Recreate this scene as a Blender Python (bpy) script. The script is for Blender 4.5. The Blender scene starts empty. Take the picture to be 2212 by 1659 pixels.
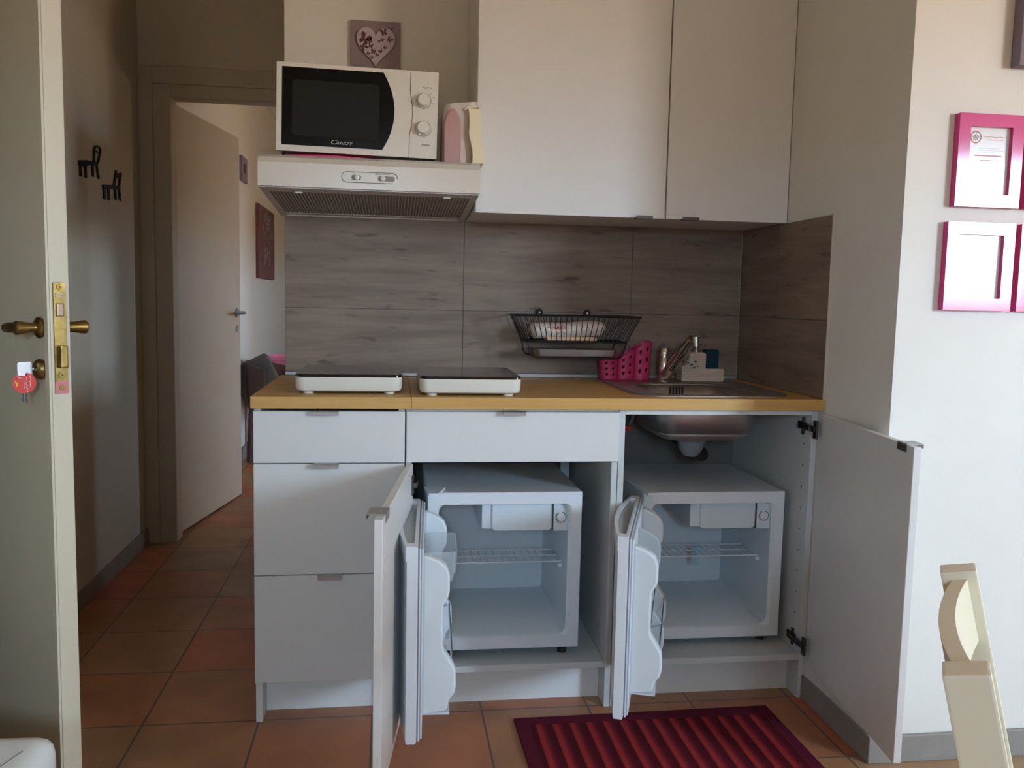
import bpy, bmesh, math, random
from mathutils import Vector, Matrix
random.seed(7)
SC = bpy.context.scene
COL = SC.collection
PI = math.pi

# ------------------------------------------------------------ materials
def lin(c):
    return tuple((v/12.92 if v <= .04045 else ((v+.055)/1.055)**2.4) for v in [x/255 for x in c]) + (1,)

def mat(name, rgb, rough=.5, metal=0, var=0, scale=8, bump=0, bscale=60, spec=.5, trans=0, stretch=(1,1,1), alpha=1, coat=0):
    m = bpy.data.materials.new(name); m.use_nodes = True
    nt = m.node_tree; b = nt.nodes['Principled BSDF']
    b.inputs['Base Color'].default_value = lin(rgb)
    b.inputs['Roughness'].default_value = rough
    b.inputs['Metallic'].default_value = metal
    b.inputs['Specular IOR Level'].default_value = spec
    b.inputs['Transmission Weight'].default_value = trans
    b.inputs['Alpha'].default_value = alpha
    b.inputs['Coat Weight'].default_value = coat
    tc = nt.nodes.new('ShaderNodeTexCoord')
    mp = nt.nodes.new('ShaderNodeMapping'); mp.inputs['Scale'].default_value = stretch
    nt.links.new(tc.outputs['Object'], mp.inputs['Vector'])
    n = nt.nodes.new('ShaderNodeTexNoise'); n.inputs['Scale'].default_value = scale; n.inputs['Detail'].default_value = 5
    nt.links.new(mp.outputs[0], n.inputs['Vector'])
    r = nt.nodes.new('ShaderNodeValToRGB')
    v = var if var else .015
    c = lin(rgb)
    r.color_ramp.elements[0].color = tuple(max(0, x*(1-v)) for x in c[:3]) + (1,)
    r.color_ramp.elements[1].color = tuple(min(1, x*(1+v)) for x in c[:3]) + (1,)
    r.color_ramp.elements[0].position = .3; r.color_ramp.elements[1].position = .7
    nt.links.new(n.outputs['Fac'], r.inputs[0]); nt.links.new(r.outputs[0], b.inputs['Base Color'])
    if bump:
        n2 = nt.nodes.new('ShaderNodeTexNoise'); n2.inputs['Scale'].default_value = bscale
        bp = nt.nodes.new('ShaderNodeBump'); bp.inputs['Strength'].default_value = bump; bp.inputs['Distance'].default_value = .002
        nt.links.new(mp.outputs[0], n2.inputs['Vector'])
        nt.links.new(n2.outputs['Fac'], bp.inputs['Height']); nt.links.new(bp.outputs[0], b.inputs['Normal'])
    return m

M = {}
M['wall0'] = mat('cream_wall_paint', (206,198,182), .85, bump=.12, bscale=120, spec=.3)
M['wallh'] = mat('hall_wall_paint', (216,205,187), .85, bump=.12, bscale=120, spec=.3)
M['wallr'] = mat('satin_cream_wall', (224,220,211), .6, bump=.05, bscale=90, spec=.4)
M['wallf'] = mat('satin_cream_wall_by_frames', (224,220,211), .6, bump=.05, bscale=90, spec=.4)
M['trim'] = mat('beige_door_trim', (196,184,166), .45)
M['ceil'] = mat('white_ceiling', (242,238,230), .9)
M['base'] = mat('grey_stone_skirting', (142,136,130), .5, var=.08, scale=12)
M['white'] = mat('white_melamine', (222,220,216), .38)
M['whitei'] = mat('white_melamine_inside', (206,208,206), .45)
M['gloss'] = mat('white_enamel', (226,222,210), .2, coat=.3)
M['fridge'] = mat('white_fridge_plastic', (222,226,230), .35)
M['fridgei'] = mat('fridge_liner', (214,222,226), .3)
M['gasket'] = mat('pale_gasket', (150,158,170), .6)
M['clear'] = mat('clear_plastic', (225,232,236), .15, trans=.6, alpha=.55)
M['clearg'] = mat('smoky_clear_plastic', (190,196,196), .2, trans=.3)
M['alu'] = mat('brushed_aluminium', (170,166,162), .4, metal=.7)
M['chrome'] = mat('chrome', (205,203,200), .12, metal=1)
M['steel'] = mat('brushed_steel', (176,168,164), .42, metal=1, var=.05, stretch=(1,20,20), scale=20)
M['hinge'] = mat('hinge_steel', (90,86,86), .35, metal=.9)
M['black'] = mat('black_wire', (14,13,13), .5)
M['glassb'] = mat('black_glass', (8,8,9), .18, coat=.6)
M['ovenglass'] = mat('oven_black_glass', (5,5,6), .25, spec=.15)
M['screen'] = mat('oven_window_mesh', (34,33,31), .6, spec=.2)
M['brass'] = mat('aged_brass', (128,104,58), .36, metal=.95, var=.18, scale=30)
M['brassl'] = mat('lock_brass', (142,122,72), .26, metal=.95, var=.35, scale=45)
M['pinkpaint'] = mat('magenta_paint', (206,60,128), .6, spec=.2, coat=.7)
M['pinkbase'] = mat('dusty_pink_paint', (200,120,120), .5)
M['pinkpaint'].node_tree.nodes['Principled BSDF'].inputs['Coat Roughness'].default_value = .1
M['paper'] = mat('paper_sheet', (236,234,230), .7)
M['whitepaper'] = mat('glazed_paper', (236,236,236), .12, coat=1)
M['red'] = mat('print_red', (196,60,72), .6)
M['grey'] = mat('print_grey', (120,120,124), .6)
M['dark'] = mat('dark_print', (60,56,56), .6)
M['pinkplastic'] = mat('hot_pink_plastic', (188,44,96), .45)
M['pinkcloth'] = mat('pink_cloth', (232,60,120), .8, var=.1, bump=.3)
M['pinklight'] = mat('pale_pink_plastic', (240,140,185), .5)
M['pinkpack'] = mat('dusty_rose_wrap', (186,146,144), .5)
M['film'] = mat('milky_film', (205,192,182), .35, var=.06, scale=14)
M['cream'] = mat('cream_kitchen_paper', (240,228,196), .8, bump=.3)
M['canvas'] = mat('mauve_grey_canvas', (148,130,134), .8, var=.06, bump=.3, bscale=300)
M['lilac'] = mat('lilac_grey_board', (132,118,132), .7, var=.05)
M['heart'] = mat('pale_lilac_relief', (190,172,180), .7, var=.06, scale=20)
M['fly'] = mat('maroon_butterfly', (96,58,62), .8)
M['heartb'] = mat('gilt_heart_outline', (120,96,88), .7)
M['maroon'] = mat('maroon_canvas', (112,74,72), .8, var=.25, scale=9, stretch=(1,2,1))
M['wicker'] = mat('dark_wood', (74,48,40), .6, var=.15)
M['cushion'] = mat('charcoal_cushion', (84,78,72), .85, bump=.3)
M['bread'] = mat('bread_in_white_bag', (224,206,190), .45, var=.12, scale=30)
M['breadc'] = mat('bread_crust_in_bag', (228,186,150), .45, var=.1, scale=24)
M['soap'] = mat('beige_ribbed_ceramic', (204,182,162), .55)
M['teal'] = mat('dark_teal_sponge', (16,52,66), .95, bump=.6, bscale=300)
M['leather'] = mat('white_leather', (228,232,228), .4, bump=.15, bscale=200)
M['chair'] = mat('ivory_painted_wood', (232,222,196), .38)
M['hookb'] = mat('matt_black_metal', (8,8,8), .7)
M['rugdark'] = mat('rug_dark_wine', (84,16,30), .95, bump=.8, bscale=400, var=.12, scale=60)
M['trap'] = mat('grey_white_pvc', (128,136,140), .4)
M['hose'] = mat('braided_hose', (150,140,136), .4, metal=.6)
M['redp'] = mat('red_plastic', (200,40,40), .4)
M['bluep'] = mat('pale_blue_plastic', (150,200,215), .4)
M['tag'] = mat('red_key_tag', (220,66,58), .35)
M['yellow'] = mat('yellow_print', (240,190,60), .5)
M['rubber'] = mat('dark_rubber', (40,34,32), .7)
M['grease'] = mat('hood_grille', (150,146,136), .5, metal=.3, var=.2, scale=6)
M['hood'] = mat('hood_enamel', (214,206,192), .28)
M['hoodu'] = mat('hood_underside', (205,203,198), .4)
M['glass'] = mat('window_glass', (240,245,245), .02, trans=1, spec=.5)

def wood_tile():
    m = bpy.data.materials.new('grey_wood_look_tile'); m.use_nodes = True
    nt = m.node_tree; b = nt.nodes['Principled BSDF']; L = nt.links.new
    tc = nt.nodes.new('ShaderNodeTexCoord')
    mp = nt.nodes.new('ShaderNodeMapping'); mp.inputs['Scale'].default_value = (1.3, 1.3, 11)
    L(tc.outputs['Object'], mp.inputs[0])
    n = nt.nodes.new('ShaderNodeTexNoise'); n.inputs['Scale'].default_value = 1.8; n.inputs['Detail'].default_value = 9; n.inputs['Roughness'].default_value = .6; n.inputs['Distortion'].default_value = .35
    L(mp.outputs[0], n.inputs['Vector'])
    r = nt.nodes.new('ShaderNodeValToRGB')
    e = r.color_ramp.elements
    e[0].position = .28; e[0].color = lin((112,94,82)); e[1].position = .75; e[1].color = lin((154,135,117))
    x = e.new(.5); x.color = lin((132,114,99))
    L(n.outputs['Fac'], r.inputs[0])
    # dark knots
    mp2 = nt.nodes.new('ShaderNodeMapping'); mp2.inputs['Scale'].default_value = (5, 5, 22)
    L(tc.outputs['Object'], mp2.inputs[0])
    vo = nt.nodes.new('ShaderNodeTexNoise'); vo.inputs['Scale'].default_value = 1.7; vo.inputs['Detail'].default_value = 3
    L(mp2.outputs[0], vo.inputs['Vector'])
    r2 = nt.nodes.new('ShaderNodeValToRGB'); r2.color_ramp.elements[0].position = .61; r2.color_ramp.elements[1].position = .74
    r2.color_ramp.elements[0].color = (1,1,1,1); r2.color_ramp.elements[1].color = (.55,.5,.48,1)
    L(vo.outputs['Fac'], r2.inputs[0])
    mx = nt.nodes.new('ShaderNodeMix'); mx.data_type = 'RGBA'; mx.blend_type = 'MULTIPLY'; mx.inputs[0].default_value = 1
    L(r.outputs[0], mx.inputs[6]); L(r2.outputs[0], mx.inputs[7]); L(mx.outputs[2], b.inputs['Base Color'])
    b.inputs['Roughness'].default_value = .5; b.inputs['Specular IOR Level'].default_value = .35
    return m
M['woodtile'] = wood_tile()

def oak():
    m = bpy.data.materials.new('light_oak_laminate'); m.use_nodes = True
    nt = m.node_tree; b = nt.nodes['Principled BSDF']; L = nt.links.new
    tc = nt.nodes.new('ShaderNodeTexCoord')
    mp = nt.nodes.new('ShaderNodeMapping'); mp.inputs['Scale'].default_value = (.8, 14, 14)
    L(tc.outputs['Object'], mp.inputs[0])
    n = nt.nodes.new('ShaderNodeTexNoise'); n.inputs['Scale'].default_value = 3; n.inputs['Detail'].default_value = 7
    L(mp.outputs[0], n.inputs['Vector'])
    r = nt.nodes.new('ShaderNodeValToRGB'); e = r.color_ramp.elements
    e[0].position = .3; e[0].color = lin((190,142,74)); e[1].position = .7; e[1].color = lin((210,166,94))
    L(n.outputs['Fac'], r.inputs[0]); L(r.outputs[0], b.inputs['Base Color'])
    b.inputs['Roughness'].default_value = .36
    return m
M['oak'] = oak()

def terracotta():
    m = bpy.data.materials.new('terracotta_floor_tile'); m.use_nodes = True
    nt = m.node_tree; b = nt.nodes['Principled BSDF']; L = nt.links.new
    tc = nt.nodes.new('ShaderNodeTexCoord')
    mp = nt.nodes.new('ShaderNodeMapping'); mp.inputs['Location'].default_value = (.300, .310, 0)
    L(tc.outputs['Object'], mp.inputs[0])
    br = nt.nodes.new('ShaderNodeTexBrick')
    br.offset = 0; br.inputs['Scale'].default_value = 1
    br.inputs['Brick Width'].default_value = .307; br.inputs['Row Height'].default_value = .34
    br.inputs['Mortar Size'].default_value = .003; br.inputs['Mortar Smooth'].default_value = .2
    br.inputs['Color1'].default_value = (0,0,0,1); br.inputs['Color2'].default_value = (1,1,1,1); br.inputs['Mortar'].default_value = (.5,.5,.5,1)
    L(mp.outputs[0], br.inputs['Vector'])
    rt = nt.nodes.new('ShaderNodeValToRGB'); e = rt.color_ramp.elements
    e[0].position = 0; e[0].color = lin((186,120,86)); e[1].position = 1; e[1].color = lin((166,148,114))
    x = e.new(.45); x.color = lin((176,140,102)); x = e.new(.7); x.color = lin((196,112,80))
    L(br.outputs['Color'], rt.inputs[0])
    n = nt.nodes.new('ShaderNodeTexNoise'); n.inputs['Scale'].default_value = 5; n.inputs['Detail'].default_value = 6
    L(tc.outputs['Object'], n.inputs['Vector'])
    rn = nt.nodes.new('ShaderNodeValToRGB'); e = rn.color_ramp.elements
    e[0].position = .3; e[0].color = (.72,.72,.72,1); e[1].position = .7; e[1].color = (1.12,1.02,.98,1)
    L(n.outputs['Fac'], rn.inputs[0])
    mx = nt.nodes.new('ShaderNodeMix'); mx.data_type = 'RGBA'; mx.blend_type = 'MULTIPLY'; mx.inputs[0].default_value = 1
    L(rt.outputs[0], mx.inputs[6]); L(rn.outputs[0], mx.inputs[7])
    m2 = nt.nodes.new('ShaderNodeMix'); m2.data_type = 'RGBA'
    L(br.outputs['Fac'], m2.inputs[0]); L(mx.outputs[2], m2.inputs[6]); m2.inputs[7].default_value = lin((104,88,76))
    L(m2.outputs[2], b.inputs['Base Color'])
    bp = nt.nodes.new('ShaderNodeBump'); bp.invert = True; bp.inputs['Strength'].default_value = .5; bp.inputs['Distance'].default_value = .003
    L(br.outputs['Fac'], bp.inputs['Height']); L(bp.outputs[0], b.inputs['Normal'])
    b.inputs['Roughness'].default_value = .42
    return m
M['floor'] = terracotta()

def rug_material():
    # stripes from math nodes: each period goes dark wine -> bright red edge
    m = bpy.data.materials.new('striped_red_rug'); m.use_nodes = True
    nt = m.node_tree; b = nt.nodes['Principled BSDF']; L = nt.links.new
    tc = nt.nodes.new('ShaderNodeTexCoord'); sp = nt.nodes.new('ShaderNodeSeparateXYZ')
    L(tc.outputs['Object'], sp.inputs[0])
    def mth(op, a, c=None):
        n = nt.nodes.new('ShaderNodeMath'); n.operation = op
        for i, v in enumerate((a, c)):
            if v is None: continue
            if isinstance(v, (int, float)): n.inputs[i].default_value = v
            else: L(v, n.inputs[i])
        return n.outputs[0]
    x = mth('ADD', sp.outputs[0], .372)
    ph = mth('FRACT', mth('DIVIDE', mth('SUBTRACT', x, .028), .0472))
    r = nt.nodes.new('ShaderNodeValToRGB'); e = r.color_ramp.elements
    e[0].position = 0; e[0].color = lin((96,18,34)); e[1].position = 1; e[1].color = lin((96,18,34))
    for p_, c in ((.12,(84,18,28)),(.42,(74,16,26)),(.54,(160,50,46)),(.72,(156,46,46)),(.84,(122,32,44)),(.96,(106,26,40))):
        q = e.new(p_); q.color = lin(c)
    L(ph, r.inputs[0])
    dk = mth('LESS_THAN', x, .034); dr = mth('GREATER_THAN', x, .712); mk = mth('MAXIMUM', dk, dr)
    t1 = mth('GREATER_THAN', sp.outputs[1], .236); mk = mth('MAXIMUM', mk, t1)
    mx = nt.nodes.new('ShaderNodeMix'); mx.data_type = 'RGBA'
    L(mk, mx.inputs[0]); L(r.outputs[0], mx.inputs[6]); mx.inputs[7].default_value = lin((92,24,44))
    n = nt.nodes.new('ShaderNodeTexNoise'); n.inputs['Scale'].default_value = 400
    bp = nt.nodes.new('ShaderNodeBump'); bp.inputs['Strength'].default_value = .6; bp.inputs['Distance'].default_value = .002
    L(tc.outputs['Object'], n.inputs['Vector']); L(n.outputs['Fac'], bp.inputs['Height']); L(bp.outputs[0], b.inputs['Normal'])
    L(mx.outputs[2], b.inputs['Base Color']); b.inputs['Roughness'].default_value = .95; b.inputs['Specular IOR Level'].default_value = .15
    return m
M['rug'] = rug_material()

# ------------------------------------------------------------ mesh helpers
def BM(): return bmesh.new()

def box(bm, x0, x1, y0, y1, z0, z1, bev=0, seg=2, X=None):
    r = bmesh.ops.create_cube(bm, size=1)
    vs = r['verts']
    for v in vs:
        v.co = Vector((x0 + (v.co.x+.5)*(x1-x0), y0 + (v.co.y+.5)*(y1-y0), z0 + (v.co.z+.5)*(z1-z0)))
    if bev:
        es = list({e for v in vs for e in v.link_edges})
        g = bmesh.ops.bevel(bm, geom=es, offset=bev, segments=seg, affect='EDGES', profile=.7)
        vs = list({v for f in g['faces'] for v in f.verts} | {v for v in vs if v.is_valid})
    if X is not None: bmesh.ops.transform(bm, matrix=X, verts=vs)
    return vs

def loft(bm, loops, close=True, caps=(True, True)):
    rows = [[bm.verts.new(Vector(p)) for p in lp] for lp in loops]
    n = len(rows[0])
    for a, b in zip(rows, rows[1:]):
        for i in range(n if close else n-1):
            j = (i+1) % n
            try: bm.faces.new((a[i], a[j], b[j], b[i]))
            except ValueError: pass
    if caps[0] and n > 2: bm.faces.new(list(reversed(rows[0])))
    if caps[1] and n > 2: bm.faces.new(rows[-1])
    return [v for r in rows for v in r]

def prism(bm, pts, axis, d0, d1):
    def P(u, v, d):
        return {'x': (d, u, v), 'y': (u, d, v), 'z': (u, v, d)}[axis]
    return loft(bm, [[P(u, v, d0) for u, v in pts], [P(u, v, d1) for u, v in pts]])

def ring(c, ax, r, n=20, up=None):
    ax = Vector(ax).normalized()
    u = ax.orthogonal().normalized() if up is None else Vector(up)
    w = ax.cross(u)
    return [Vector(c) + r*(math.cos(2*PI*i/n)*u + math.sin(2*PI*i/n)*w) for i in range(n)]

def cyl(bm, p0, p1, r0, r1=None, n=20):
    r1 = r0 if r1 is None else r1
    ax = Vector(p1) - Vector(p0); u = ax.normalized().orthogonal().normalized()
    return loft(bm, [ring(p0, ax, r0, n, u), ring(p1, ax, r1, n, u)])

def lathe(bm, c, ax, prof, n=28):
    ax = Vector(ax).normalized(); u = ax.orthogonal().normalized()
    return loft(bm, [ring(Vector(c)+ax*h, ax, max(r, 1e-4), n, u) for h, r in prof])

def tube(bm, pts, r, n=8, closed=False):
    pts = [Vector(p) for p in pts]; N = len(pts); loops = []
    t = (pts[1]-pts[0]).normalized(); u = t.orthogonal().normalized()
    for i, p in enumerate(pts):
        if closed: t = (pts[(i+1) % N]-pts[i-1]).normalized()
        else: t = (pts[min(i+1, N-1)]-pts[max(i-1, 0)]).normalized()
        u = (u - t*u.dot(t)).normalized(); w = t.cross(u)
        rr = r[i] if isinstance(r, (list, tuple)) else r
        loops.append([p + rr*(math.cos(2*PI*k/n)*u + math.sin(2*PI*k/n)*w) for k in range(n)])
    if closed: loops.append(loops[0]); return loft(bm, loops, caps=(False, False))
    return loft(bm, loops)

def rrect(w0, w1, h0, h1, r, n=5):
    out = []
    for cx, cy, a in ((w1-r, h0+r, -90), (w1-r, h1-r, 0), (w0+r, h1-r, 90), (w0+r, h0+r, 180)):
        for i in range(n+1):
            t = math.radians(a + 90*i/n); out.append((cx + r*math.cos(t), cy + r*math.sin(t)))
    return out

def smooth_pts(pts, k=6, closed=False):
    P = [Vector(p) for p in pts]; N = len(P); out = []
    rng = range(N if closed else N-1)
    for i in rng:
        p0 = P[(i-1) % N] if closed else P[max(i-1, 0)]; p1 = P[i]
        p2 = P[(i+1) % N]; p3 = P[(i+2) % N] if closed else P[min(i+2, N-1)]
        for j in range(k):
            t = j/k
            out.append(.5*((2*p1)+(p2-p0)*t+(2*p0-5*p1+4*p2-p3)*t*t+(3*p1-p0-3*p2+p3)*t**3))
    if not closed: out.append(P[-1])
    return out

WORLD = {}
def obj(name, bm, material, parent=None, smooth=False, bev=0, X=None, kind=None):
    """geometry is given in world coordinates (times X); the origin goes to the middle of the base"""
    if isinstance(bm, bpy.types.Mesh):
        me = bm
        if X is not None: me.transform(X)
    else:
        if X is not None: bmesh.ops.transform(bm, matrix=X, verts=bm.verts)
        bmesh.ops.recalc_face_normals(bm, faces=bm.faces)
        me = bpy.data.meshes.new(name); bm.to_mesh(me); bm.free()
    co = [v.co for v in me.vertices]
    lo = Vector([min(c[i] for c in co) for i in range(3)]); hi = Vector([max(c[i] for c in co) for i in range(3)])
    c = Vector(((lo.x+hi.x)/2, (lo.y+hi.y)/2, lo.z))
    me.transform(Matrix.Translation(-c))
    o = bpy.data.objects.new(name, me); COL.objects.link(o)
    for mm in (material if isinstance(material, (list, tuple)) else [material]): me.materials.append(mm)
    if smooth:
        for p in me.polygons: p.use_smooth = True
        md = o.modifiers.new('edges', 'EDGE_SPLIT'); md.split_angle = math.radians(35)
    if bev:
        md = o.modifiers.new('bevel', 'BEVEL'); md.width = bev; md.segments = 2; md.limit_method = 'ANGLE'
    WORLD[o.name] = c
    if parent is not None:
        o.parent = parent; o.location = c - WORLD[parent.name]
    else: o.location = c
    if kind: o['kind'] = kind
    return o

def thing(name, label, cat, loc, group=None):
    o = bpy.data.objects.new(name, None); COL.objects.link(o)
    o.empty_display_size = .05
    o.location = loc; WORLD[o.name] = Vector(loc)
    o['label'] = label; o['category'] = cat
    if group: o['group'] = group
    return o

def tag(o, label, cat, group=None):
    o['label'] = label; o['category'] = cat
    if group: o['group'] = group
    return o

def struct(name, bm, m, parent=None, **k):
    o = obj(name, bm, m, parent, **k)
    if parent is None: o['kind'] = 'structure'
    return o

def text_mesh(s, size, ext=.0004, shear=0):
    cu = bpy.data.curves.new('lettering', 'FONT'); cu.body = s; cu.size = size; cu.extrude = ext; cu.shear = shear
    cu.align_x = 'CENTER'
    o = bpy.data.objects.new('lettering', cu); COL.objects.link(o)
    bpy.context.view_layer.update()
    me = bpy.data.meshes.new_from_object(o.evaluated_get(bpy.context.evaluated_depsgraph_get()))
    bpy.data.objects.remove(o); bpy.data.curves.remove(cu)
    return me

FRONT = Matrix.Rotation(PI/2, 4, 'X')       # lettering in xy -> faces -y

def squiggle(bm, x0, x1, y, z, h, seed=0, r=.0006, n=None):
    """a short illegible line of handwriting or small print facing -y"""
    rr = random.Random(seed); n = n or max(4, int((x1-x0)/.0022))
    pts = [(x0+(x1-x0)*i/n, y, z + h*rr.uniform(-.5, .5)) for i in range(n+1)]
    tube(bm, pts, r, 4)

# ------------------------------------------------------------ key measures
W = 1.583        # niche side wall
D = .62          # back wall of the kitchen
YE = -.3425      # wall with the pink frames
YH = 1.836       # hall end wall
XL = -.765       # hook wall
ZC = 2.7
YB = -4.0
XR = 5.1

SKY = 78
FY0, FY1, FZ0, FZ1 = 4.0, 4.35, 1.25, 1.75
# ------------------------------------------------------------ setting
bm = BM(); box(bm, -2.2, XR+.1, YB-.1, 7.2, -.1, 0)
fl = struct('floor', bm, M['floor'])
# put the origin of the floor at the world origin, so the tile grid is measured from there
off = fl.location.copy(); fl.data.transform(Matrix.Translation(off)); fl.location = (0,0,0)
bm = BM(); box(bm, -2.2, XR+.1, YB-.1, 7.2, ZC, ZC+.1); struct('ceiling', bm, M['ceil'])

bm = BM(); box(bm, .012, W+.1, D, D+.1, 0, ZC); struct('wall_back', bm, M['wallr'])
bm = BM(); box(bm, W, W+.12, YE+.1, D, 0, ZC); struct('wall_niche', bm, M['wallr'])
bm = BM(); box(bm, W, XR, YE, YE+.1, 0, ZC); struct('wall_frames', bm, M['wallr'])
bm = BM()
box(bm, XL-.1, XL, -.13, YH+.1, 0, ZC)
box(bm, XL-.1, XL, YB, -.98, 0, ZC)
box(bm, XL-.1, XL, -.98, -.13, 2.14, ZC)
struct('wall_left', bm, M['wallh'])
# hall end wall, with the doorway
DX0, DX1, DZ = -.665, .135, 2.065
bm = BM()
box(bm, XL, DX0, YH, YH+.1, 0, ZC); box(bm, DX1, 2.2, YH, YH+.1, 0, ZC); box(bm, DX0, DX1, YH, YH+.1, DZ, ZC)
struct('wall_hall', bm, M['wallh'])
bm = BM(); box(bm, 2.2, 2.3, D+.1, YH, 0, ZC); box(bm, W+.1, 2.3, D, D+.1, 0, ZC); struct('wall_hall_right', bm, M['wallh'])
# far room
bm = BM(); box(bm, -.78, -.68, YH+.1, 6.6, 0, ZC); struct('wall_far_left', bm, M['wallr'])
bm = BM(); box(bm, -.78, 2.6, 6.55, 6.65, 0, ZC); struct('wall_far_end', bm, M['wallr'])
bm = BM(); box(bm, 2.5, 2.6, YH+.1, FY0, 0, ZC); box(bm, 2.5, 2.6, FY1, 6.55, 0, ZC); box(bm, 2.5, 2.6, FY0, FY1, 0, FZ0); box(bm, 2.5, 2.6, FY0, FY1, FZ1, ZC)
struct('wall_far_right', bm, M['wallr'])
# main room, behind the camera
WX0, WX1, WZ0, WZ1 = 3.9, 4.9, 1.12, 2.25
VX0, VX1, VZ0, VZ1 = .03, .38, 1.35, 1.85  # added opening behind the camera, for frontal fill light
bm = BM()
box(bm, XL-.1, VX0, YB-.1, YB, 0, ZC); box(bm, VX1, WX0, YB-.1, YB, 0, ZC); box(bm, VX0, VX1, YB-.1, YB, 0, VZ0); box(bm, VX0, VX1, YB-.1, YB, VZ1, ZC); box(bm, WX1, XR+.1, YB-.1, YB, 0, ZC)
box(bm, WX0, WX1, YB-.1, YB, 0, WZ0); box(bm, WX0, WX1, YB-.1, YB, WZ1, ZC)
struct('wall_rear', bm, M['ceil'])
bm = BM(); box(bm, XR, XR+.1, YB, YE+.1, 0, ZC); struct('wall_right', bm, M['ceil'])
bm = BM(); box(bm, -2.2, -2.1, -1.6, .6, 0, ZC); box(bm, -2.1, XL-.1, .5, .6, 0, ZC); box(bm, -2.1, XL-.1, -1.6, -1.5, 0, ZC)
struct('wall_landing', bm, M['wallh'])
# windows
bm = BM()
for a in (WX0, WX1-.05): box(bm, a, a+.055, YB-.07, YB-.02, WZ0, WZ1)
for a in (WZ0, WZ1-.05): box(bm, WX0, WX1, YB-.07, YB-.02, a, a+.05)
struct('window_1', bm, M['trim'])
bm = BM()
for a in (VX0, VX1-.03): box(bm, a, a+.03, YB-.07, YB-.02, VZ0, VZ1)
for a in (VZ0, VZ1-.03): box(bm, VX0, VX1, YB-.07, YB-.02, a, a+.03)
struct('fill_window', bm, M['trim'])  # frame of the added fill opening, unseen behind the camera
bm = BM()
for a in (FY0, FY1-.04): box(bm, 2.53, 2.58, a, a+.04, FZ0, FZ1)
for a in (FZ0, FZ1-.04): box(bm, 2.53, 2.58, FY0, FY1, a, a+.04)
struct('window_2', bm, M['trim'])
# skirting
def skirt(name, x0, x1, y0, y1, h=.072):
    bm = BM(); box(bm, x0, x1, y0, y1, 0, h, .002, 1); struct(name, bm, M['base'])
skirt('baseboard_left', XL, XL+.012, -.06, YH)
skirt('baseboard_niche', W-.008, W, YE, .02)
skirt('baseboard_frames', W-.008, XR, YE-.012, YE)
skirt('baseboard_far', -.68, -.668, YH+.1, 6.55, .09)
# doorway casing
bm = BM()
box(bm, XL+.001, -.703, YH-.016, YH, 0, 2.165, .003); box(bm, .173, .235, YH-.016, YH, 0, 2.165, .003); box(bm, -.703, .173, YH-.016, YH, 2.09, 2.165, .003)
box(bm, -.703, -.628, YH-.008, YH, 0, 2.09, .003); box(bm, .10, .173, YH-.008, YH, 0, 2.09, .003); box(bm, -.628, .10, YH-.008, YH, 2.035, 2.09, .003)
box(bm, -.665, -.628, YH, YH+.1, 0, DZ); box(bm, .10, .135, YH, YH+.1, 0, DZ); box(bm, -.628, .10, YH, YH+.1, 2.035, DZ)
struct('trim_1', bm, M['trim'])
# tall frame of the entry doorway
bm = BM()
box(bm, XL-.1, XL+.012, -.16, -.10, 0, 2.16, .002); box(bm, XL-.1, XL+.012, -1.01, -.95, 0, 2.16, .002); box(bm, XL-.1, XL+.012, -.95, -.16, 2.10, 2.16, .002)
struct('trim_2', bm, M['trim'])

# ------------------------------------------------------------ inner room door (ajar in the far doorway)
ha = math.radians(80)
X = Matrix.Translation((-.642, YH+.105, 0)) @ Matrix.Rotation(ha, 4, 'Z')
d2 = bpy.data.objects.new('door_2', None); COL.objects.link(d2); d2.location = (-.642, YH+.105, 0); WORLD['door_2'] = Vector(d2.location); d2['kind'] = 'structure'
bm = BM(); box(bm, 0, .86, -.0, .04, .012, 2.03, .003); obj('door_leaf', bm, M['trim'], d2, X=X)
bm = BM()
for s in (-1, 1):
    y0 = -.0 if s < 0 else .04
    cyl(bm, (.80, y0, 1.06), (.80, y0+s*.008, 1.06), .024); cyl(bm, (.80, y0, 1.06), (.80, y0+s*.045, 1.06), .009)
    tube(bm, [(.80, y0+s*.045, 1.06), (.76, y0+s*.048, 1.06), (.69, y0+s*.044, 1.06)], .009)
    cyl(bm, (.80, y0, .97), (.80, y0+s*.006, .97), .018)
obj('door_handle', bm, M['alu'], d2, X=X, smooth=True)

# ------------------------------------------------------------ entry door, wide open at left
EB = Vector((-.2325, -.706, 0)); ang = math.radians(45)
A = Vector((-math.sin(ang), math.cos(ang), 0)); MM = Vector((math.cos(ang), math.sin(ang), 0))
XD = Matrix(((A.x, MM.x, 0, EB.x), (A.y, MM.y, 0, EB.y), (0, 0, 1, 0), (0, 0, 0, 1)))   # local: s along leaf, t through it, z up
d1 = bpy.data.objects.new('door_1', None); COL.objects.link(d1); d1.location = EB; WORLD['door_1'] = EB.copy(); d1['kind'] = 'structure'
bm = BM(); box(bm, 0, .75, 0, .034, .01, 2.09, .0025); box(bm, 0.002, .017, -.004, .002, .01, 2.09, .0018)
obj('door_leaf', bm, mat('yellowed_white_door', (202,194,170), .42, var=.04, scale=3), d1, X=XD)
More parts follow.
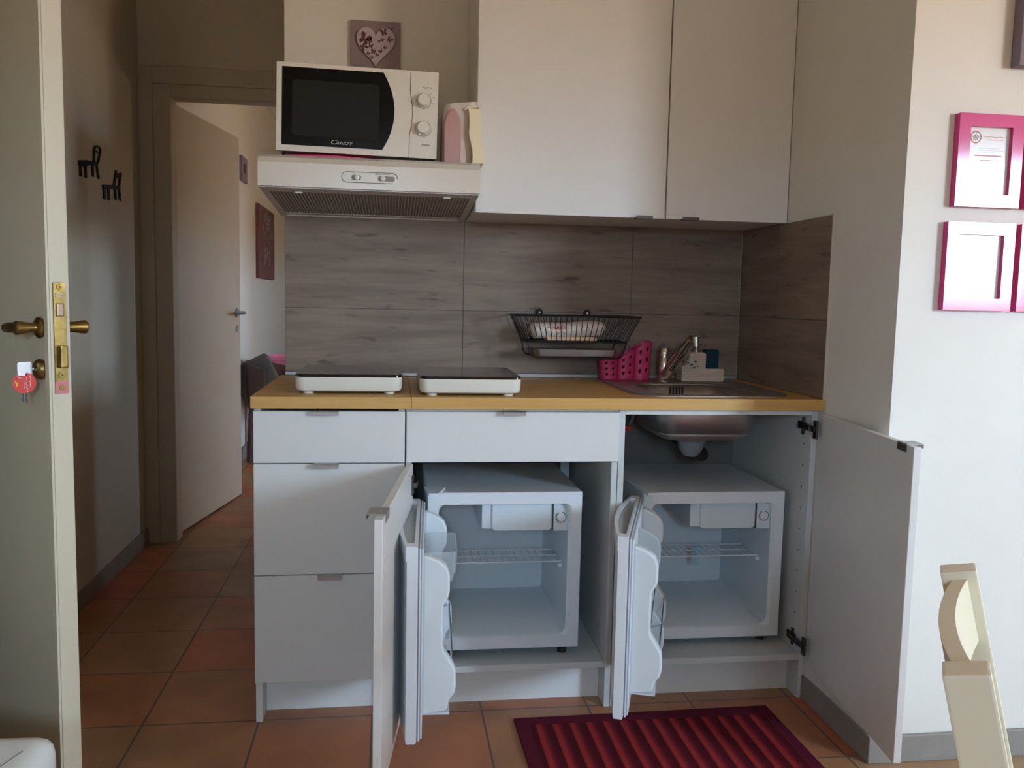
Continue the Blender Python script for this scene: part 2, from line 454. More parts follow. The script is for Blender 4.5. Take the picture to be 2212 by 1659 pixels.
# lock plate on the edge
bm = BM(); box(bm, -.0025, .001, .005, .027, .982, 1.178, .0005, 1)
lp = obj('lock_plate', bm, M['brassl'], d1, X=XD)
bm = BM(); box(bm, -.014, 0, .010, .0235, 1.028, 1.068, .003)
obj('dead_bolt', bm, M['brassl'], lp, X=XD)
bm = BM(); box(bm, -.006, 0, .009, .0225, 1.118, 1.142, .003); box(bm, -.004, 0, .009, .022, 1.152, 1.155); box(bm, -.004, 0, .009, .022, 1.157, 1.16)
obj('latch', bm, mat('worn_latch', (150,130,110), .35, metal=.6), lp, X=XD)
for z in (1.170, 1.016, .9925):
    bm = BM(); lathe(bm, (-.0025, .016, z), (-1,0,0), [(0,.0055),(.0012,.005),(.0012,.002),(.0002,.001)], 14)
    obj('screw', bm, M['brassl'], lp, X=XD, smooth=True)
bm = BM(); box(bm, -.0029, -.002, .005, .027, .982, 1.004); obj('paint_patch', bm, M['pinkbase'], lp, X=XD)
# handles on both faces
for s, t0, q, hs in ((-1, 0, .84, .035), (1, .034, 1, .046)):
    bm = BM()
    lathe(bm, (hs, t0, 1.098), (0, s, 0), [(0,.018),(.006*q,.0188),(.010*q,.015),(.013*q,.009),(.02*q,.0082),(.042*q,.0118),(.05*q,.0125),(.053*q,.010)], 24)
    tube(bm, smooth_pts([(hs, t0+s*.043*q, 1.098), (hs+.022, t0+s*.046*q, 1.098), (hs+.04, t0+s*.044*q, 1.097), (hs+.056, t0+s*.042*q, 1.096)], 4), [.0095]*9+[.0088]*3+[.008], 12)
    obj('door_handle', bm, M['brass'], d1, X=XD, smooth=True)
    bm = BM(); lathe(bm, (hs, t0, 1.024), (0, s, 0), [(0,.018),(.005,.0188),(.010,.016),(.0115,.006),(.008,.004)], 24)
    obj('escutcheon', bm, M['brass'], d1, X=XD, smooth=True)

# keyring: hangs from the key in the lock
kr = thing('key_ring', 'keys with a round red tag hanging from the entry door lock', 'keys', XD @ Vector((.046, -.06, .955)))
bm = BM(); box(bm, .0385, .0415, -.020, -.0095, 1.023, 1.027); obj('key_shaft', bm, M['alu'], kr, X=XD)
bm = BM(); prism(bm, rrect(-.041, -.0165, 1.014, 1.038, .004), 'x', .0375, .0425)
obj('key_head', bm, mat('clear_key_cap', (215,215,222), .12, metal=.35), kr, X=XD)
bm = BM(); tube(bm, ring((.040, -.034, 1.016), (1,0,0), .007, 16), .0007, 6, True); obj('split_ring', bm, M['chrome'], kr, X=XD, smooth=True)
TX = XD @ Matrix.Translation((.040, -.029, 1.001)) @ Matrix.Rotation(math.radians(28), 4, 'Z')
# disc faces the room: its plane is (t, z)
bm = BM(); cyl(bm, (-.0012, 0, 0), (.0012, 0, 0), .0185, n=36)
tg = obj('red_tag', bm, M['tag'], kr, X=TX, smooth=True)
tg['label'] = 'round red key tag with white lettering'
bm = BM(); cyl(bm, (-.0017, .002, .0145), (-.0011, .002, .0145), .0022, n=14); obj('tag_hole', bm, M['black'], tg, X=TX)
bm = BM()
rr = random.Random(3)
for tcol, z0, z1, h in ((.004, .010, -.017, .003), (.0095, .013, -.008, .0024), (.0008, .004, -.012, .0012)):
    n = 13; pts = [(-.0016, tcol + h*rr.uniform(-.5, .5), z0+(z1-z0)*i/n) for i in range(n+1)]
    tube(bm, pts, .0005, 4)
obj('tag_lettering', bm, M['paper'], tg, X=TX)
bm = BM(); box(bm, -.0016, -.0011, -.013, -.010, -.006, .001); box(bm, -.0016, -.0011, -.0145, -.0125, -.001, .003); obj('tag_emblem', bm, M['yellow'], tg, X=TX)
bm = BM(); box(bm, -.0008, .0008, -.004, -.001, -.034, -.018); box(bm, -.0008, .0008, .001, .004, -.036, -.018)
box(bm, -.0008, .0008, .004, .0055, -.033, -.030); box(bm, -.0008, .0008, -.0055, -.004, -.032, -.028)
obj('hanging_key', bm, M['hinge'], kr, X=TX)

# ------------------------------------------------------------ chair-shaped wall hooks
HK = {'seat1' : [(1.053, 1.632), (1.13, 1.644), (1.242, 1.655), (1.259, 1.649), (1.241, 1.64), (1.134, 1.626), (1.128, 1.619), (1.051, 1.613)],
'legs1' : [[(1.065, 1.627), (1.067, 1.577)], [(1.12, 1.623), (1.12, 1.579)], [(1.196, 1.649), (1.201, 1.594)], [(1.242, 1.648), (1.264, 1.594)]],
'arch1' : [(1.196, 1.647), (1.201, 1.679), (1.204, 1.696), (1.217, 1.706), (1.235, 1.712), (1.255, 1.713), (1.269, 1.709), (1.273, 1.698), (1.261, 1.681), (1.245, 1.654)],
'arc1' : [(1.205, 1.685), (1.228, 1.692), (1.253, 1.691)],
'seat2' : [(1.31, 1.578), (1.439, 1.592), (1.525, 1.596), (1.528, 1.586), (1.444, 1.577), (1.399, 1.572), (1.309, 1.562)],
'legs2' : [[(1.327, 1.57), (1.33, 1.524)], [(1.38, 1.572), (1.382, 1.525)], [(1.464, 1.585), (1.471, 1.538)], [(1.515, 1.591), (1.531, 1.539)]],
'back2' : [[(1.451, 1.589), (1.483, 1.656)], [(1.515, 1.593), (1.546, 1.656)]],
'rail2' : [(1.479, 1.647), (1.502, 1.647), (1.543, 1.654), (1.531, 1.629), (1.48, 1.626)]}
def bar(bm, a, b, w, x0, x1, wv=None):
    (y0, z0), (y1, z1) = a, b
    prism(bm, [(y0-w, z0), (y0+w, z0), (y1+w, z1), (y1-w, z1)], 'x', x0, x1)
HX = XL+.001
h1 = thing('wall_hook', 'black chair-shaped wall hook with a round arched back', 'wall hook', (XL, 1.16, 1.577), 'chair-shaped wall hooks')
bm = BM(); prism(bm, HK['seat1'], 'x', HX, HX+.005); obj('seat', bm, M['hookb'], h1)
for a, b in HK['legs1']: bm = BM(); bar(bm, a, b, .009, HX, HX+.004); obj('leg', bm, M['hookb'], h1)
bm = BM(); tube(bm, smooth_pts([(HX+.007, y, z) for y, z in HK['arch1']], 4), .0045, 8); tube(bm, smooth_pts([(HX+.007, y, z) for y, z in HK['arc1']], 4), .003, 6)
obj('backrest', bm, M['hookb'], h1, smooth=True)
h2 = thing('wall_hook', 'black chair-shaped wall hook with a square slotted back', 'wall hook', (XL, 1.43, 1.524), 'chair-shaped wall hooks')
bm = BM(); prism(bm, HK['seat2'], 'x', HX, HX+.005); obj('seat', bm, M['hookb'], h2)
for a, b in HK['legs2']: bm = BM(); bar(bm, a, b, .011, HX, HX+.004); obj('leg', bm, M['hookb'], h2)
bm = BM()
for a, b in HK['back2']: bar(bm, a, b, .010, HX, HX+.004)
prism(bm, HK['rail2'], 'x', HX, HX+.004); obj('backrest', bm, M['hookb'], h2)

# ------------------------------------------------------------ things in the far room
bm = BM(); box(bm, -.68, -.655, 4.62, 5.52, 1.29, 1.86, .004)
cv = tag(obj('wall_picture', bm, M['maroon']), 'dark maroon canvas picture on the wall of the far room', 'picture')
bm = BM()
rr = random.Random(5)
for i in range(26):
    y = rr.uniform(4.9, 5.25); z = rr.uniform(1.38, 1.76)
    tube(bm, smooth_pts([(-.6535, y, z), (-.653, y+rr.uniform(-.07, .07), z+.04), (-.6535, y+rr.uniform(-.05, .05), z+.08)], 3), .004, 5)
obj('painted_pattern', bm, M['canvas'], cv)
sw = thing('wall_panel', 'narrow grey control panel on the wall of the far room', 'wall panel', (-.68, 4.03, 1.94))
bm = BM(); box(bm, -.68, -.66, 3.92, 4.14, 1.94, 2.11, .004); obj('cover', bm, M['lilac'], sw)
bm = BM(); box(bm, -.66, -.655, 3.99, 4.03, 2.0, 2.06); obj('button', bm, M['dark'], sw)
# brown chair with cushion
fc = thing('tub_chair', 'dark wooden chair with a curved back in the far room', 'chair', (-.42, 3.95, 0))
bm = BM()
prof = []
for i in range(15):
    t = math.radians(200 - 230*i/14 + 0)
    prof.append((t,))
lo1, lo2 = [], []
for i in range(17):
    t = math.radians(250 - 210*i/16)
    z = .70 - .10*(abs(i-6)/10)**1.6
    lo1.append((t, z))
def arcband(bm, cx, cy, r0, r1, z0):
    L_ = []
    for t, z in lo1:
        c, s = math.cos(t), math.sin(t)
        L_.append([(cx+r0*c, cy+r0*s, z0), (cx+r1*c, cy+r1*s, z0), (cx+r1*c, cy+r1*s, z), (cx+r0*c, cy+r0*s, z)])
    loft(bm, L_)
arcband(bm, -.42, 3.95, .205, .235, .42); obj('backrest', bm, M['wicker'], fc, smooth=True)
bm = BM(); cyl(bm, (-.42, 3.95, .39), (-.42, 3.95, .43), .225, n=32); obj('seat', bm, M['wicker'], fc)
for x, y in ((-.61, 3.83), (-.25, 3.80), (-.60, 4.10), (-.25, 4.10)):
    bm = BM(); cyl(bm, (x, y, 0), (x+.02*(1 if x < -.4 else -1), y, .40), .022, .026, 12); obj('leg', bm, M['wicker'], fc)
bm = BM(); box(bm, -.14, .14, -.05, .05, -.02, .29, .035, 4)
Xc = Matrix.Translation((-.50, 3.88, .44)) @ Matrix.Rotation(math.radians(-28), 4, 'Y') @ Matrix.Rotation(math.radians(-10), 4, 'X')
tag(obj('cushion', bm, M['cushion'], X=Xc, smooth=True), 'charcoal cushion leaning on the far room chair', 'cushion')
bm = BM(); loft(bm, [rr_ for rr_ in [[(x, y, z) for x, y in rrect(-.40-w, -.40+w, 4.6-w*.8, 4.6+w*.8, .05)] for z, w in ((0,.13),(.66,.175),(.665,.185),(.695,.185),(.695,.175),(.66,.165),(.02,.12))]])
tag(obj('laundry_tub', bm, M['pinklight'], smooth=True), 'pink plastic tub behind the chair in the far room', 'tub')

# ------------------------------------------------------------ backsplash
bs = thing('backsplash', 'grey wood-look tiled backsplash on the back wall above the worktop', 'backsplash', (.8, D, .9013))
def tiles(bm, lo, hi, z0, z1, cuts, zc, fn):
    xs = [lo]+[c for c in cuts if lo < c < hi]+[hi]; zs = [z0]+[c for c in zc if z0 < c < z1]+[z1]
    g = .0009
    for a, b in zip(xs, xs[1:]):
        for c, d in zip(zs, zs[1:]): fn(a+g, b-g, c+g, d-g)
bm = BM(); tiles(bm, .012, W-.009, .9015, 1.421, [.598, 1.18], [1.125], lambda a, b, c, d: box(bm, a, b, D-.008, D-.0005, c, d))
obj('tile_field', bm, M['woodtile'], bs)
bm = BM(); box(bm, .012, W-.009, D-.0065, D-.0002, .9015, 1.4205); obj('grout', bm, M['dark'], bs)
bs2 = thing('backsplash', 'grey wood-look tiled side panel on the right wall beside the sink', 'backsplash', (W, .3, .9013))
bm = BM(); tiles(bm, -.018, D-.009, .9015, 1.421, [.32], [1.125], lambda a, b, c, d: box(bm, W-.008, W-.0005, a, b, c, d))
obj('tile_field', bm, M['woodtile'], bs2)
bm = BM(); box(bm, W-.0065, W-.0002, -.018, D-.009, .9015, 1.4205); obj('grout', bm, M['dark'], bs2)
bm = BM(); box(bm, W-.010, W-.0004, -.0215, -.0185, .9015, 1.4215); obj('edge_trim', bm, M['trim'], bs2)

# ------------------------------------------------------------ worktop
wt = thing('worktop', 'light oak worktop running across the three base cabinets', 'worktop', (.79, .3, .8698))
def worktop_piece(x0, x1, name):
    bm = BM(); box(bm, x0, x1, -.0201, .611, .8698, .9013, .0015, 1)
    return obj(name, bm, M['oak'], wt)
p1 = worktop_piece(-.0031, .4125, 'worktop_slab')
# right slab with the sink cut-out
SX0, SX1, SY0, SY1 = 1.075, 1.485, .055, .455
bm = BM()
outer = [(x, y) for x, y in rrect(.4130, W-.0005, -.0201, .611, .0015)]
inner = rrect(SX0, SX1, SY0, SY1, .06)
loft(bm, [[(x, y, .9013) for x, y in inner], [(x, y, .9013) for x, y in outer], [(x, y, .8698) for x, y in outer], [(x, y, .8698) for x, y in inner], [(x, y, .9013) for x, y in inner]], caps=(False, False))
bmesh.ops.remove_doubles(bm, verts=bm.verts, dist=1e-5)
obj('worktop_slab', bm, M['oak'], wt)
bm = BM(); box(bm, .013, 1.572, .597, .611, .9013, .915, .002, 1); obj('rear_strip', bm, M['alu'], wt)
# caulk blob in the corner
# ------------------------------------------------------------ sink
sk = thing('kitchen_sink', 'stainless steel inset sink with rounded bowl in the worktop', 'sink', (1.28, .3, .9013))
bm = BM()
def L3(pts, z): return [(x, y, z) for x, y in pts]
o_ = rrect(1.045, 1.52, .022, .575, .09, 8); i0 = rrect(1.125, 1.445, .07, .415, .07, 8)
i1 = rrect(1.132, 1.438, .077, .408, .066, 8); i2 = rrect(1.14, 1.43, .085, .40, .06, 8); i3 = rrect(1.165, 1.405, .11, .375, .05, 8); i4 = rrect(1.26, 1.31, .22, .27, .024, 8)
loft(bm, [L3(o_, .9016), L3(rrect(1.047, 1.518, .024, .573, .089, 8), .9055), L3(rrect(1.053, 1.512, .03, .567, .085, 8), .9055), L3(rrect(1.06, 1.505, .037, .56, .08, 8), .9040), L3(i0, .9035), L3(i1, .899), L3(i2, .785), L3(i3, .764), L3(i4, .760)], caps=(False, True))
ob = obj('sink_bowl', bm, M['steel'], sk, smooth=True)
md = ob.modifiers.new('thick', 'SOLIDIFY'); md.thickness = .0012; md.offset = -1
bm = BM()
for i in range(5): box(bm, 1.262+i*.0105, 1.267+i*.0105, .4025, .4055, .868, .893)
obj('overflow_slots', bm, M['black'], sk)
bm = BM(); lathe(bm, (1.285, .245, .759), (0,0,-1), [(0,.052),(.014,.052),(.018,.044),(.045,.036),(.066,.020),(.068,.0)], 28)
trp = obj('drain_trap', bm, M['trap'], sk, smooth=True)
bm = BM(); tube(bm, smooth_pts([(1.285, .245, .70), (1.33, .27, .69), (1.345, .33, .69), (1.345, .45, .69), (1.345, .575, .70)], 5), .02, 14); obj('waste_pipe', bm, M['rubber'], trp, smooth=True)
bm = BM(); tube(bm, smooth_pts([(1.17, .455, .86), (1.16, .47, .78), (1.125, .49, .70), (1.11, .52, .63), (1.11, .57, .62)], 6), .007, 10); obj('supply_hose', bm, M['hose'], sk, smooth=True)
bm = BM(); box(bm, 1.115, 1.15, .44, .46, .742, .758, .003); obj('hose_valve', bm, M['redp'], sk)

# ------------------------------------------------------------ faucet
fa = thing('mixer_tap', 'chrome mixer tap standing on the back edge of the sink', 'tap', (1.262, .47, .9045))
bm = BM(); lathe(bm, (1.262, .47, .904), (0,0,1), [(0,.022),(.006,.022),(.008,.0165),(.03,.0165),(.032,.018),(.075,.018),(.078,.0165),(.09,.0165)], 26)
obj('tap_body', bm, M['chrome'], fa, smooth=True)
bm = BM(); lathe(bm, (1.262, .47, .994), (0,0,1), [(0,.02),(.012,.0205),(.022,.015),(.026,.0)], 24)
tube(bm, smooth_pts([(1.262, .465, 1.008), (1.268, .50, 1.016), (1.275, .53, 1.022)], 4), [.009]*8+[.006], 10)
obj('lever', bm, M['chrome'], fa, smooth=True)
bm = BM()
sp_ = smooth_pts([(1.266, .462, .925), (1.279, .425, .965), (1.291, .385, 1.005), (1.302, .35, 1.040), (1.309, .335, 1.052)], 5)
tube(bm, sp_, [.020]*5+[.018]*8+[.0155]*(len(sp_)-13), 14)
cyl(bm, (1.316, .327, 1.060), (1.318, .325, 1.030), .0105, .0105, 18); obj('spout', bm, M['chrome'], fa, smooth=True)

# ------------------------------------------------------------ soap stand + sponge
SY = .49
so = thing('soap_dispenser', 'beige ribbed soap dispenser with sponge shelf beside the tap', 'soap dispenser', (1.395, SY, .904))
zl, zt = .905, 1.003
pts = [(1.33, zl)]
pts = []
def ribs(x, z0, z1, out, n):
    r_ = []
    for i in range(n*2+1):
        z = z0+(z1-z0)*i/(n*2); r_.append((x + (out*.0012 if i % 2 else 0), z))
    return r_
right = ribs(1.468, zl+.003, .948, 1, 6); inner_ = [(1.404, .949)] + ribs(1.403, .952, .998, 1, 6); left = ribs(1.346, .999, .965, -1, 5); left2 = ribs(1.322, .955, zl+.003, -1, 7)
outline = [(1.326, zl), (1.464, zl)] + right + inner_ + [(1.397, 1.003), (1.358, 1.003)] + left + left2
bm = BM(); prism(bm, outline, 'y', SY-.03, SY+.03)
sb_ = obj('dispenser_body', bm, M['soap'], so, bev=.002)
bm = BM()
for z in [.913+.0085*i for i in range(10)]:
    x1 = 1.466 if z < .947 else 1.402
    x0 = 1.324 if z < .955 else 1.326+(z-.955)*.5
    tube(bm, [(x0+.002, SY-.0305, z), (x1-.002, SY-.0305, z)], .0016, 6)
obj('ribs', bm, M['soap'], sb_, smooth=True)
bm = BM()
for x, z, r in ((1.353, .962, .006), (1.366, .972, .006), (1.362, .952, .005), (1.374, .957, .004)):
    prism(bm, [(x-r, z), (x, z+r*.6), (x+r, z), (x, z-r*.6)], 'y', SY-.0335, SY-.032)
obj('leaf_emblem', bm, M['dark'], sb_)
bm = BM(); lathe(bm, (1.378, SY, 1.003), (0,0,1), [(0,.012),(.006,.012),(.007,.004),(.024,.004),(.025,.008),(.031,.008),(.032,.0)], 18)
tube(bm, [(1.378, SY, 1.030), (1.392, SY-.01, 1.030), (1.402, SY-.02, 1.026)], .004, 8); obj('pump', bm, M['chrome'], so, smooth=True)
bm = BM(); box(bm, 1.407, 1.452, SY-.02, SY+.02, .9495, 1.012, .006, 3)
tag(obj('sponge', bm, M['teal'], smooth=True), 'dark teal sponge standing on the soap dispenser', 'sponge')

# ------------------------------------------------------------ pink cutlery caddy
CY = .535
pc = thing('cutlery_caddy', 'hot pink perforated cutlery holder beside the sink', 'cutlery holder', (1.14, CY, .9045))
bm = BM()
def caddy_wall(bm):
    # three lobes round the front and back
    N = 66
    per = []
    x0, x1, d = 1.058, 1.226, .036
    lob = 3; w_ = (x1-x0)/lob
    for l in range(lob):
        for i in range(22):
            t = i/22; x = x0+(l+t)*w_
            per.append((x, CY - d*.62 - d*.38*math.sin(PI*min(max(t, .02), .98))**.5))
    for l in range(lob):
        for i in range(22):
            t = i/22; x = x1-(l+t)*w_
            per.append((x, CY + d*.62 + d*.38*math.sin(PI*min(max(t, .02), .98))**.5))
    rows = 26; V = []
    for k in range(rows+1):
        row = []
        for (x, y) in per:
            u = (x-x0)/(x1-x0)
            top = .975 + .06*max(0, min(1, (u-.28)/.62))**1.1
            z = .9045 + (top-.9045)*k/rows
            row.append(bm.verts.new((x + (x-1.142)*.06*k/rows, y, z)))
        V.append(row)
    n = len(per)
    for k in range(rows):
        for i in range(n):
            t = i % 22
            if t in (5, 6, 7, 14, 15, 16) and k in (5, 6, 7, 12, 13, 14, 19, 20, 21) and not (k in (5, 12, 19) and t in (5, 7, 14, 16)): continue
            bm.faces.new((V[k][i], V[k][(i+1) % n], V[k+1][(i+1) % n], V[k+1][i]))
    bm.faces.new(list(reversed(V[0])))
caddy_wall(bm)
o = obj('holder_shell', bm, M['pinkplastic'], pc, smooth=True)
md = o.modifiers.new('thick', 'SOLIDIFY'); md.thickness = .0025
bm = BM()
bm.free()
for x in (1.114, 1.170):
    bm = BM(); box(bm, x-.001, x+.001, CY-.022, CY+.022, .906, .966); obj('divider', bm, M['pinkplastic'], pc)

# ------------------------------------------------------------ hanging wire basket
bk = thing('wire_dish_basket', 'black wire basket hung on the tiled wall over the worktop', 'basket', (.97, .52, .98))
YB0, YB1 = .44, .605
bm = BM(); w = .0022
def rect(bm, x0, x1, y0, y1, z, r=.0026): tube(bm, [(a, b, z) for a, b in rrect(x0, x1, y0, y1, .012, 3)], r, 7, True)
rect(bm, .757, 1.172, YB0, YB1, 1.115, .003); rect(bm, .795, 1.128, YB0+.012, YB1-.002, 1.032, .003)
obj('rims', bm, M['black'], bk, smooth=True)
bm = BM()
for i in range(22):
    u = i/21; xt = .768+.395*u; xb = .800+.322*u
    if u > .62: xb -= .0
    tube(bm, [(xt, YB0, 1.115), (xb, YB0+.012, 1.032)], .0013, 6)
    tube(bm, [(xt, YB1, 1.115), (xb, YB1-.002, 1.032)], .0013, 6)
    tube(bm, [(xb, YB0+.012, 1.032), (xb, YB1-.002, 1.032)], .0011, 6)
for j in range(5):
    y = YB0+.02+(YB1-YB0-.03)*j/4
    tube(bm, [(.757, y, 1.115), (.795, y, 1.032)], .0015, 6); tube(bm, [(1.172, y, 1.115), (1.128, y, 1.032)], .0015, 6)
tube(bm, [(1.128, YB0+.03, 1.032), (1.055, YB0+.03, 1.05), (1.12, YB0+.03, 1.112)], .0015, 6)
obj('wires', bm, M['black'], bk, smooth=True)
bm = BM()
for y in (YB0+.016, YB1-.006):
    tube(bm, smooth_pts([(.797, y, 1.032), (.805, y, .995), (.818, y, .982), (.85, y, .980), (.95, y, .979), (1.06, y, .979), (1.10, y, .980), (1.112, y, .99), (1.127, y, 1.032)], 3), .0024, 7)
obj('tray_rails', bm, M['black'], bk, smooth=True)
bm = BM(); loft(bm, [[(x, y, z) for x, y in rrect(.825+e, 1.098-e, YB0+.019+e, YB1-.010-e, .012)] for z, e in ((1.006,0),(.984,.006),(.985,.008),(1.006,.002))], caps=(False, True))
obj('drip_tray', bm, M['steel'], bk)
for x in (.858, 1.024):
    bm = BM(); tube(bm, ring((x, YB1-.001, 1.124), (0,1,0), .0095, 18), .0036, 8, True); hp = obj('hanging_loop', bm, M['black'], bk, smooth=True)
    bm = BM(); cyl(bm, (x, YB1-.006, 1.124), (x, YB1+.006, 1.124), .004, n=12); obj('screw', bm, M['chrome'], hp)
bg = thing('bread_bag', 'bread in a white paper bag with red print in the wire basket', 'bread bag', (.93, .52, 1.034))
bm = BM()
bp_ = smooth_pts([(.812, .52, 1.060), (.825, .52, 1.064), (.86, .52, 1.066), (.92, .52, 1.066), (.99, .52, 1.072), (1.03, .52, 1.074), (1.052, .52, 1.070), (1.058, .52, 1.066)], 3)
rads = [.014+.013*min(1, i/3)-.012*max(0, (i-(len(bp_)-4))/3) for i in range(len(bp_))]
tube(bm, bp_, rads, 16); bmesh.ops.scale(bm, vec=(1, 1.6, 1), verts=bm.verts, space=Matrix.Translation((0, -.52, 0)))
obj('paper_bag', bm, M['bread'], bg, smooth=True)
bm = BM(); box(bm, .865, 1.035, .49, .55, 1.034, 1.047, .005, 3); obj('bread_slices', bm, M['breadc'], bg, smooth=True)
bm = BM()
for k, (z, s) in enumerate(((1.078, 3), (1.068, 4), (1.060, 5), (1.074, 9))):
    squiggle(bm, .865+.004*k, .925, .479, z, .012, s, .0012, 12)
obj('red_print', bm, M['red'], bg)

# ------------------------------------------------------------ portable hobs
def hob(x0, x1, y0, y1, label):
    t = thing('portable_hob', label, 'hob', ((x0+x1)/2, (y0+y1)/2, .9013), 'portable single hobs on the worktop')
    def R(e, r): return rrect(x0+e, x1-e, y0+e, y1-e, r, 6)
    bm = BM(); loft(bm, [L3(R(.012, .018), .907), L3(R(.004, .024), .911), L3(R(.001, .026), .918), L3(R(0, .026), .946), L3(R(.001, .025), .9475)])
    obj('hob_body', bm, M['gloss'], t, smooth=True)
    bm = BM(); loft(bm, [L3(R(.0015, .025), .9475), L3(R(.0005, .026), .949), L3(R(.0005, .026), .9535), L3(R(.002, .025), .955)])
    g = obj('glass_plate', bm, M['glassb'], t, smooth=True)
    for x in (x0+.035, x1-.035):
        for y in (y0+.03, y1-.03):
            bm = BM(); cyl(bm, (x, y, .9013), (x, y, .909), .014, .016, 18); obj('foot', bm, M['gloss'], t)
    bm = BM(); box(bm, x1-.016, x1-.012, y0-.0008, y0+.001, .948, .953); obj('indicator', bm, M['paper'], t)
    return t
hob(.101, .389, .045, .385, 'white portable hob with black glass top, near the end of worktop')
hob(.434, .714, .012, .345, 'white portable hob with black glass top, nearer the sink')

# ------------------------------------------------------------ base cabinets
def pull(bm, xa, xb, z, y=0):
    prism(bm, [(y+.004, z+.0005), (y+.004, z+.003), (y-.020, z+.003), (y-.022, z+.001), (y-.022, z-.008), (y-.020, z-.008), (y-.0195, z+.0005)], 'x', xa, xb)
def front(name, x0, x1, z0, z1, parent, hx=None):
    bm = BM(); box(bm, x0, x1, 0, .018, z0, z1, .0012, 1); d = obj(name, bm, M['white'], parent)
    if hx:
        bm = BM(); pull(bm, hx[0], hx[1], z1); obj('edge_pull', bm, M['alu'], d)
    return d
CD = .585   # carcass depth
T = .018
c1 = thing('drawer_cabinet', 'white base cabinet with three stacked drawers at the worktop end', 'cabinet', (.2, .3, 0))
for x in (0, .3976-T-.001):
    bm = BM(); box(bm, x+.0005, x+T, .02, CD, 0, .8688, .0008, 1); obj('side_panel', bm, M['white'], c1)
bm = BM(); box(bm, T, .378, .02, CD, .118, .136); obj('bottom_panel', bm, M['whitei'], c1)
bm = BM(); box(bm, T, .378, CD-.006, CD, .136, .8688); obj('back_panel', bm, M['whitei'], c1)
bm = BM(); box(bm, T+.001, .3976-T-.002, .09, .106, .0, .117); obj('plinth', bm, M['white'], c1)
front('drawer', .001, .3965, .722, .8603, c1, (.158, .223)); front('drawer', .001, .3965, .418, .719, c1, (.158, .223)); front('drawer', .001, .3965, .1188, .4155, c1, (.168, .231))

def carcass(t, x0, x1, divider_back=True):
    for x in (x0, x1-T):
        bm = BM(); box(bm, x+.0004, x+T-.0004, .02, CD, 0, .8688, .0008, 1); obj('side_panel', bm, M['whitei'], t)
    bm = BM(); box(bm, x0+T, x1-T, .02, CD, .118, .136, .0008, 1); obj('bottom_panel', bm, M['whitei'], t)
    bm = BM(); box(bm, x0+T, x1-T, .09, .106, 0, .117); obj('plinth', bm, M['white'], t)
    bm = BM(); box(bm, x0+T, x1-T, .02, .09, .852, .8688); obj('top_rail', bm, M['white'], t)
c2 = thing('fridge_cabinet', 'white base cabinet with wide top drawer and open left-hinged door', 'cabinet', (.69, .3, 0))
carcass(c2, .3986, .9915)
front('drawer', .4005, .9895, .722, .8603, c2, (.660, .7215))
bm = BM(); box(bm, .4166, .93, CD-.006, CD, .136, .8688); obj('back_panel', bm, mat('shade_brown_back', (104,96,90), .8), c2)  # dark colour stands in for the shade at the back of the cabinet
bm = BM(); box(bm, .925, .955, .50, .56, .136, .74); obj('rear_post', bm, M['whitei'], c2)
# its door
def cab_door(t, hinge, w, z0, z1, deg, sgn, name='door'):
    """local x runs from the hinge along the leaf, local y 0..T inside of the leaf"""
    Xd = Matrix.Translation((hinge[0], hinge[1], 0)) @ Matrix.Rotation(math.radians(deg), 4, 'Z')
    bm = BM()
    box(bm, 0, w, 0 if sgn > 0 else -T, T if sgn > 0 else 0, z0, z1, .0012, 1)
    d = obj(name, bm, M['white'], t, X=Xd)
    return d, Xd
d, Xd = cab_door(c2, (.4015, .004), .60, .1205, .7185, -97.2, 1)
bm = BM()   # edge pull near the free end, on the outer face (local -y)
xa, xb, z = .505, .565, .7185
prism(bm, [(T+.0015, z-.016), (T+.0015, z+.0028), (-.020, z+.0028), (-.022, z+.001), (-.022, z-.010), (-.0205, z-.010), (-.020, z+.0006), (T, z+.0006), (T, z-.016)], 'x', xa, xb)
obj('edge_pull', bm, M['alu'], d, X=Xd)
def hinge_set(parent, Xd, zz, sgn):
    for z in zz:
        bm = BM()
        y = T if sgn > 0 else -T
        cyl(bm, (.022, y, z), (.022, y+sgn*.003, z), .0175, n=20)
        box(bm, .004, .04, min(y, y+sgn*.004), max(y, y+sgn*.004), z-.026, z+.026, .001, 1)
        box(bm, -.012, .03, min(y, y+sgn*.014), max(y, y+sgn*.014), z-.008, z+.008, .002, 1)
        obj('hinge', bm, M['hinge'], parent, X=Xd)
hinge_set(d, Xd, (.665, .20), 1)
M['shade_back'] = mat('shade_grey_back', (118,113,106), .8)  # grey carries the shade inside the sink cabinet
c3 = thing('sink_cabinet', 'white base cabinet under the sink with open right-hinged door', 'cabinet', (1.28, .3, 0))
carcass(c3, .9925, 1.5825)
bm = BM(); box(bm, 1.0105, 1.5645, CD-.002, CD+.004, .136, .8688); obj('back_panel', bm, M['shade_back'], c3)  # panel added to darken the interior, shade put into its colour
d, Xd = cab_door(c3, (1.577, .002), .566, .1205, .858, 180+83.2, 1)
